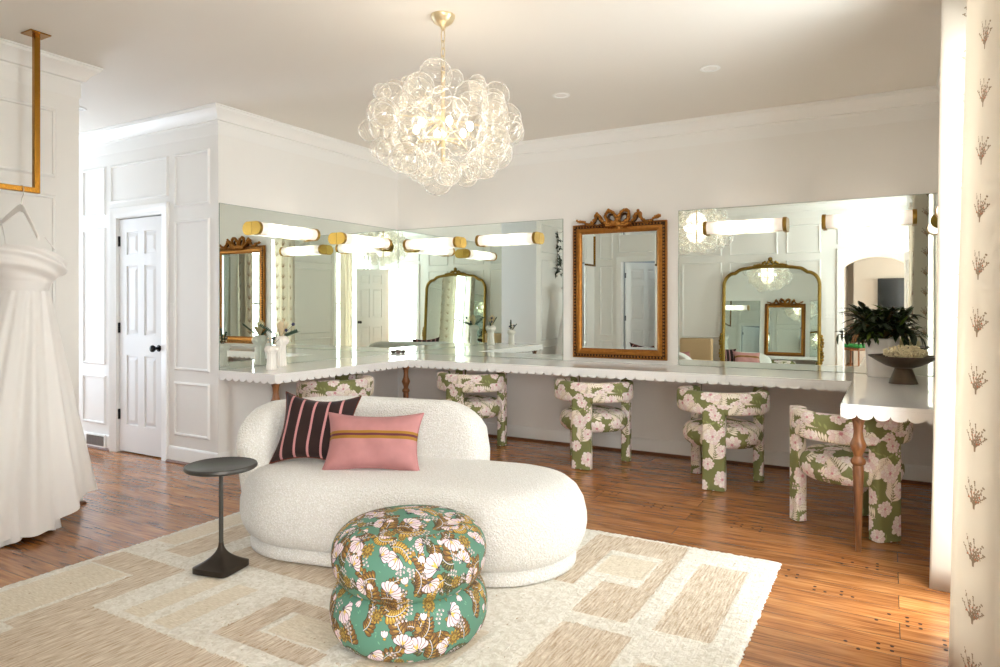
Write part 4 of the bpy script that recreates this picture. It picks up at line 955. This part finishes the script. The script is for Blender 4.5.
MB().grid([rr(.094, 0), rr(.098, .003), rr(.098, .024)]+rows, closeu=True, capu=True).build('base', M_bronze, tb, smooth=50)

# ------------------------------------------------------------------ vanity chairs
def se_loop(hw, hh, n=28, p=5.0): 
    return [(hw*math.copysign(abs(math.cos(a))**(2/p), math.cos(a)), hh*math.copysign(abs(math.sin(a))**(2/p), math.sin(a))) for a in [2*PI*k/n for k in range(n)]]
def make_chair(name, lab):
    t = empty(name); tag(t, lab, 'chair', 'floral upholstered vanity chairs')
    Rb = .262; th = .044; z0, z1 = .525, .68; A0, A1 = -90-126, -90+126; m = 48; rows = []; loop = se_loop(th, (z1-z0)/2, 28, 4.5)
    per = [0]
    for k in range(1, 29): per.append(per[-1]+math.hypot(loop[k % 28][0]-loop[k-1][0], loop[k % 28][1]-loop[k-1][1]))
    for i in range(m+1):
        a = R_(A0+(A1-A0)*i/m); e = min(i, m-i)/m; sx = 1.14 if True else 1
        row = []
        for (u, v) in loop: r = Rb+u; row.append((r*math.cos(a)*1.06, r*math.sin(a), (z0+z1)/2+v))
        rows.append(row)
    mb = MB().grid(rows, closeu=True, capu=True, uv=lambda i, j: (Rb*R_(A1-A0)*i/m+.13, per[min(j, 28)]+.02)); mb.build('backrest', M_floral, t, smooth=60)
    # rear leg: wide slab
    def slab(nm, cx, cy, hw, hd, zt, rz, u0):
        lp = se_loop(hw, hd, 28, 6); pr2 = [0]
        for k in range(1, 29): pr2.append(pr2[-1]+math.hypot(lp[k % 28][0]-lp[k-1][0], lp[k % 28][1]-lp[k-1][1]))
        zs = [(0, .97), (.006, 1)]+[(zt*k/8, 1) for k in range(1, 8)]+[(zt-.008, 1), (zt, .95)]; c, s = math.cos(rz), math.sin(rz)
        zs[0] = (0.012, .97)
        MB().grid([[(cx+(u*c-v*s)*f, cy+(u*s+v*c)*f, z) for u, v in lp] for z, f in zs], closeu=True, capu=True, uv=lambda i, j: (u0+pr2[min(j, 28)], zs[min(i, len(zs)-1)][0])).build(nm, M_floral, t, smooth=60); lg = [c for c in t.children][-1]
        mb = MB()
        for sx in (-1, 1): mb.lathe([(.001, 0), (.014, 0), (.014, .013), (.001, .013)], 12, (cx+sx*hw*.6*c, cy+sx*hw*.6*s, 0))
        mb.build('glides', M_black, lg)
    slab('rear_leg', 0, -.262, .078, .041, .56, 0, .3)
    aL = R_(A0); aR = R_(A1)
    slab('front_leg', Rb*math.cos(aL)*1.06-.002, Rb*math.sin(aL)+.008, .035, .040, .683, R_(0), .05); slab('front_leg', Rb*math.cos(aR)*1.06+.002, Rb*math.sin(aR)+.008, .035, .040, .683, R_(0), .42)
    prof = [(.01, .278), (.20, .28), (.238, .288), (.262, .31), (.274, .345), (.272, .38), (.256, .412), (.225, .434), (.17, .447), (.09, .453), (.01, .455)]; arc = [0]
    for i in range(1, len(prof)): arc.append(arc[-1]+math.hypot(prof[i][0]-prof[i-1][0], prof[i][1]-prof[i-1][1]))
    seg = 56; mb = MB(); rf = lambda pr: [[(r*math.cos(2*PI*j/seg)*1.02, r*math.sin(2*PI*j/seg), z) for j in range(seg)] for r, z in pr]
    mb.grid(rf(prof[:8]), closeu=True, uv=lambda i, j: (j/seg*1.68, arc[i]), capu=False); mb.grid(rf(prof[7:]), closeu=True, uv=lambda i, j: (prof[min(7+i, 10)][0]*math.cos(2*PI*j/seg)+.3, prof[min(7+i, 10)][0]*math.sin(2*PI*j/seg)+.45)); mb.build('seat', M_floral, t, smooth=180)
    return t
c0 = make_chair('vanity_chair', 'floral chair under back counter beneath the gilt mirror')
spots = [((2.455, -.545), 2, None), ((3.505, -.655), 0, 'floral chair under back counter right of the gilt mirror'), ((1.245, -.50), -2, 'floral chair under back counter behind the right part of sofa back'),
         ((4.366, -1.31), 43, 'floral chair nearest the curtain behind the turned counter leg'), ((.50, -1.47), 90, 'floral chair under the left counter behind the striped cushion')]
for i, ((x, y), rz, lab) in enumerate(spots):
    o = c0 if i == 0 else copy_tree(c0)
    o.location = (x, y, 0); o.rotation_euler = (0, 0, R_(rz))
    if lab: o['label'] = lab

# ------------------------------------------------------------------ brass garment rail and dress
rl = empty('garment_rail', (.336, -3.725, H)); tag(rl, 'brass garment rail hanging from the ceiling at far left', 'garment rail')
def sqbar(mb, p, q, r=.0155): 
    p, q = Vector(p), Vector(q); M = Matrix.Translation((p+q)/2); d = q-p
    return mb.obox(M, max(abs(d.x)/2, r), max(abs(d.y)/2, r), max(abs(d.z)/2, r))
mb = MB(); sqbar(mb, (0, 0, 0), (0, 0, -.885)).build('upright', M_brass, rl, bevel=.003)
mb = MB(); sqbar(mb, (0, -1.06, 0), (0, -1.06, -.885)).build('upright', M_brass, rl, bevel=.003)
mb = MB(); sqbar(mb, (0, .0155, -.897), (0, -1.0755, -.897)).build('crossbar', M_brass, rl, bevel=.003)
for y in (0, -1.06): MB().box(-.055, .055, y-.055, y+.055, -.008, 0).build('ceiling_plate', M_brass, rl, bevel=.002)
dr = empty('hanging_dress', (.336, -3.80, 0)); tag(dr, 'strapless white gown with draped bodice hanging from the brass rail', 'dress')
hg = empty('clothes_hanger', (.336, -3.80, 1.93)); tag(hg, 'white wooden hanger on the brass rail holding the gown', 'hanger')
hg.rotation_euler = (0, 0, 0)
mb = MB(); mb.tube(smooth_poly([(0, 0, -.10), (0, 0, -.045), (.018, 0, -.02), (.022, 0, .012), (.006, 0, .032), (-.018, 0, .028), (-.024, 0, .006)], 6), .0022, 6); mb.build('hook', M_steel, hg)
mb = MB(); th = R_(14)
for sd in (-1, 1):
    P = smooth_poly([(sd*a, 0, b) for a, b in ((0, -.095), (.03, -.10), (.08, -.132), (.15, -.178), (.215, -.225))], 5)
    P = [Vector((q.x*math.cos(th)+(q.z+.1)*math.sin(th), 0, -.1-q.x*math.sin(th)+(q.z+.1)*math.cos(th))) for q in P]
    n = len(P); rows = [[(p.x+nx_*.0, p.y+dy*.006, p.z+dz*(.023-.010*i/n)) for dy, dz in se_loop(1, 1, 12, 3)] for i, p in enumerate(P) for nx_ in (0,)]
    mb.grid(rows, closeu=True, capu=True)
mb.build('arms', M_hanger, hg)
# skirt: spread along the wall (y), shallow in x; pleated
def skirt():
    rows = []; m = 150; nz = 40
    for i in range(nz+1):
        t_ = i/nz; a = .10+.12*t_**.9; b = .125+.345*t_**1.0; row = []; cx = .02-.05*t_; cy = .0-.06*t_
        for j in range(m):
            an = 2*PI*j/m; amp = (.003+.022*t_)*(.6+.4*math.sin(an*2+1)); f = amp*(math.sin(13*an+.7*math.sin(3*t_))+.5*math.sin(23*an+1.3))
            hem = .10+.10*math.sin(an) - .03*math.sin(an*5+.4)-.05*math.cos(an)
            z = 1.37+(max(.018, hem)-1.37)*t_
            row.append((cx+(a+f)*math.cos(an), cy+(b+f*1.1)*math.sin(an), z))
        rows.append(row)
    return MB().grid(rows, closeu=True)
o = skirt().build('skirt', M_dress, dr, smooth=180)
rows = []; m = 100; nz = 26
for i in range(nz+1):
    t_ = i/nz; z = 1.36+.235*t_; a = .095+.03*t_; b = .12+.075*t_**1.2; row = []
    for j in range(m):
        an = 2*PI*j/m; f = .011*math.sin(95*z+2.6*math.sin(an-.6)+an)*(.15+t_)*(1 if t_ > .3 else .15)
        over = .05*max(0, math.sin(PI*min(1, max(0, (t_-.35)/.65))))
        row.append((.02+(a+f+over*.5)*math.cos(an), .0+(b+f+over)*math.sin(an), z+(.018*math.cos(an*2)-.03*math.sin(an))*t_))
    rows.append(row)
MB().grid(rows, closeu=True).build('bodice', M_dress, dr, smooth=180)
mb = MB()
for sd in (1,): mb.tube(smooth_poly([(.205, .02, 1.665), (.2, .05, 1.63), (.17, .09, 1.60)], 5), .004, 6)
mb.tube(smooth_poly([(-.2, -.01, 1.76), (-.15, -.02, 1.70), (-.1, -.03, 1.60)], 5), .004, 6); mb.build('hanging_strap', M_dress, dr)
# underskirt peeking below
rows = []
for i in range(12):
    t_ = i/11; row = []
    for j in range(110):
        an = 2*PI*j/110; f = .02*math.sin(17*an)*t_; row.append((-.02+(.15+.03*t_+f)*math.cos(an), -.13+(.26+.06*t_+f)*math.sin(an), .5-.485*t_+.02*math.sin(an*4)*t_+.0))
    rows.append(row)
MB().grid(rows, closeu=True).build('underskirt', M_dress, dr, smooth=180)
# leafy wall garland behind the rail, seen in mirrors
lf = MB(); rn = random.Random(6)
for k in range(46):
    z = rn.uniform(-.32, .34); p = (rn.uniform(.01, .04), rn.uniform(-.06, .06), z); dv = (rn.uniform(.1, .6), rn.uniform(-1, 1), rn.uniform(-.7, .6)); lf.leaf(p, dv, rn.uniform(.09, .17), rn.uniform(.014, .024), .25)
t = empty('leaf_garland', (.004, -4.0, 2.1)); tag(t, 'dark green leafy garland on left wall, visible only reflected by the gilt mirror', 'garland'); lf.build('leaves', M_leafg, t, smooth=0)
MB().tube([(.012, 0, -.36), (.02, .01, 0), (.012, 0, .36)], .005, 6).build('stem', M_stemb, t)

# ------------------------------------------------------------------ curtains
def curtain(lab, path, lean=0.0, z1=2.72, z0=.005, name='curtain', u0=.1):
    """path: plan points of the hanging cloth; lean: how far the foot drifts in x and y from the head"""
    P0 = smooth_poly([(a, b, 0) for a, b in path], 7); nz = 26; L = [0]; cx = sum(p.x for p in P0)/len(P0)
    for j in range(1, len(P0)): L.append(L[-1]+(P0[j]-P0[j-1]).length)
    rows = []
    for i in range(nz+1):
        t_ = i/nz; z = z0+(z1-z0)*t_; k = .78+.22*(1-t_)**.7
        rows.append([(cx+(p.x-cx)*k+lean*(1-t_)+.005*math.sin(3*j*.2+4*t_), p.y+.006*math.sin(j*.31+5*t_), z+(0 if i else .006*math.sin(j*.4))) for j, p in enumerate(P0)])
    o = empty(name, (0, 0, 0)); tag(o, lab, 'curtain', 'printed linen curtains')
    p = MB().grid(rows, uv=lambda i, j: (L[j]+u0, z0+(z1-z0)*i/nz)).build('curtain_panel', M_curt, o, smooth=180)
    md = p.modifiers.new('cloth_thickness', 'SOLIDIFY'); md.thickness = .0015
    y0, y1 = min(b for a, b in path), max(b for a, b in path)
    MB().tube([(XR-.10, y0-.04, z1+.03), (XR-.10, y1+.04, z1+.03)], .012, 10).build('curtain_rod', M_brass, o)
    MB().box(XR-.11, XR, y1+.005, y1+.02, z1+.02, z1+.04).build('rod_bracket', M_brass, o, smooth=0)
    return o
def zig(x, amp, ys):
    return [(x+(amp if k % 2 else -amp)*(1+.25*math.sin(k*2.3)), y) for k, y in enumerate(ys)]
curtain('white linen curtain beside the counter end with coral-branch print', zig(4.835, .062, [-1.93-.032*k for k in range(8)]), lean=-.035, u0=.175)
curtain('nearest printed linen curtain at the right edge of picture', [(4.94, -3.20), (4.915, -3.14), (4.865, -3.04), (4.815, -2.94), (4.805, -2.90), (4.84, -2.86), (4.88, -2.83), (4.86, -2.79), (4.82, -2.75), (4.84, -2.70), (4.88, -2.68)], lean=-.05)
curtain('printed linen curtain by the air conditioner, visible in left mirror', zig(4.83, .05, [-4.60+.055*k for k in range(6)]))

# ------------------------------------------------------------------ counter-top objects
def fluted(a, z): return .045*math.cos(a*14)
def vase(name, x, y, H_, lab):
    s = H_/.2; t = empty(name, (x, y, ZC)); tag(t, lab, 'vase', 'fluted cream bud vases')
    prof = [(.001, 0), (.040, 0), (.043, .006), (.040, .03), (.036, .08), (.034, .12), (.037, .138), (.050, .148), (.056, .162), (.056, .176), (.048, .190), (.034, .198), (.030, .199), (.028, .18), (.024, .1), (.001, .1)]
    MB().lathe([(r*min(1.15, s**.5), z*s) for r, z in prof], 84, flute=fluted).build('vase_body', M_ceramic, t, smooth=60)
    return t
v1 = vase('bud_vase', .30, -1.985, .19, 'small fluted cream vase with dried flowers nearer the counter end')
v2 = vase('bud_vase', .135, -1.74, .255, 'tall fluted cream vase behind the small vase on left counter')
def stems(mb, base, tip, r=.0018): mb.tube(smooth_poly([base, tuple((Vector(base)+Vector(tip))/2+Vector((0, 0, .01))), tip], 5), r, 5)
def euc(mb, base, tip, n=7, l=.03):
    stems(mb, base, tip); d = Vector(tip)-Vector(base)
    for k in range(n):
        p = Vector(base)+d*(.3+.7*k/(n-1)); 
        for sd in (-1, 1): mb.leaf(p, d.normalized()*.6+Vector((sd*.4, sd*.5, .2)), l, l*.32, .1)
mb = MB(); euc(mb, (0, 0, .17), (-.03, -.04, .30), 9, .028); euc(mb, (0, 0, .17), (.06, -.02, .255), 6, .026); euc(mb, (0, 0, .17), (.01, .04, .27), 6, .026); mb.build('eucalyptus', M_euc, v1, smooth=0)
mb = MB(); 
for p in ((.03, -.01, .245), (-.01, .03, .232), (.05, .03, .24)): stems(mb, (0, 0, .16), p)
mb.build('stems', M_stemb, v1)
MB().ball((.03, -.01, .25), .013, 10, 8).build('thistle_head', M_thistle, v1); MB().ball((-.01, .03, .236), .011, 10, 8).build('thistle_head', M_thistle, v1)
mb = MB(); 
for k in range(16): a = k*.9; mb.ball((.03*math.cos(a), .03*math.sin(a), .20+.004*k), .007, 6, 4)
mb.build('dried_blooms', M_fan, v1)
mb = MB(); euc(mb, (0, 0, .23), (-.03, -.19, .34), 11, .03); euc(mb, (0, 0, .23), (.06, .12, .28), 9, .034); mb.build('eucalyptus', M_euc, v2, smooth=0)
mb = MB()
for k in range(13): a = -.55+1.1*k/12; mb.leaf((.01, .0, .25), (.12, math.sin(a), math.cos(a)), .12+.03*math.cos(a*2), .011, .05)
for k in range(8): a = k*.8; mb.leaf((0, 0, .24), (math.cos(a)*.4, math.sin(a)*.4, 1), .14, .005, .1)
mb.build('dried_fan_leaves', M_fan, v2, smooth=0)
mb = MB(); 
for p in ((.06, .08, .345), (.02, -.07, .37)): stems(mb, (0, 0, .22), p)
mb.build('stems', M_stemb, v2)
MB().ball((.06, .08, .35), .015, 10, 8).build('thistle_head', M_thistle, v2); MB().ball((.03, .03, .30), .013, 10, 8).build('thistle_head', M_thistle, v2)

pt = empty('potted_plant', (4.52, -.185, ZC)); tag(pt, 'white tapered pot of dark green leafy branches on right counter', 'potted plant')
MB().lathe([(.001, 0), (.088, 0), (.094, .006), (.097, .05), (.104, .16), (.11, .262), (.112, .272), (.106, .276), (.1, .27), (.096, .2), (.001, .2)], 48).build('pot', M_pot, pt)
mbs = [MB(), MB()]; br = MB(); rn = random.Random(12)
for k in range(58):
    a = rn.uniform(0, 2*PI); el = rn.uniform(-.3, 1.15); L_ = rn.uniform(.13, .31)
    d = Vector((math.cos(a)*math.cos(el), math.sin(a)*math.cos(el)*(.38 if math.sin(a) > 0 else .8), math.sin(el)*.75)); p0 = Vector((0, 0, .25)); p1 = p0+Vector((0, 0, .06))+d*L_
    if p1.y > .10: p1.y = .10
    br.tube(smooth_poly([p0, p0+Vector((0, 0, .06))+d*L_*.4, p1], 4), .003, 5)
    for q in range(9):
        u = .3+.7*q/8; p = p0.lerp(p1, u)+Vector((0, 0, .05*math.sin(PI*u))); lv = d*.8+Vector((rn.uniform(-.8, .8), rn.uniform(-.7, .4), rn.uniform(-.75, .35))); lv.normalize(); ll = rn.uniform(.075, .12)
        if (p+lv*ll).y > .165: lv.y = -abs(lv.y)
        if (p+lv*ll).x > .39: continue
        mbs[0 if rn.random() < .93 else 1].leaf(p, lv, ll, ll*.17, rn.uniform(0, .35), seg=4)
mbs[0].build('foliage', M_leafg, pt, smooth=0); mbs[1].build('young_leaves', M_leafl, pt, smooth=0); br.build('branches', M_stemb, pt)

bw = empty('pedestal_bowl', (4.645, -.615, ZC)); tag(bw, 'dark bronze pedestal bowl on right counter holding dried flowers', 'bowl')
MB().lathe([(.001, 0), (.083, 0), (.084, .004), (.05, .098), (.046, .108), (.001, .108)], 40).build('pedestal', M_bowl, bw)
MB().lathe([(.001, .10), (.05, .10), (.10, .115), (.15, .142), (.185, .165), (.203, .176), (.204, .181), (.195, .182), (.17, .170), (.12, .145), (.06, .128), (.001, .122)], 56).build('bowl', M_bowl, bw)
df = empty('dried_flowers', (4.655, -.63, ZC+.13)); tag(df, 'cream dried flower sprigs heaped in the bronze bowl', 'dried flowers')
mb = MB(); rn = random.Random(5); tw = MB()
for k in range(520):
    a = rn.uniform(0, 2*PI); r = .125*math.sqrt(rn.random()); x, y = r*math.cos(a), r*math.sin(a); z = .02+rn.uniform(.0, .10)*(1-(r/.15)**2)+.03*(r/.115)**2; mb.ball((x, y, z), rn.uniform(.005, .0095), 5, 3)
    if k % 6 == 0: tw.tube([(x*.4, y*.4, .01), (x, y, z)], .001, 4)
mb.build('blossoms', M_dried, df, smooth=180); tw.build('twigs', M_fan, df)
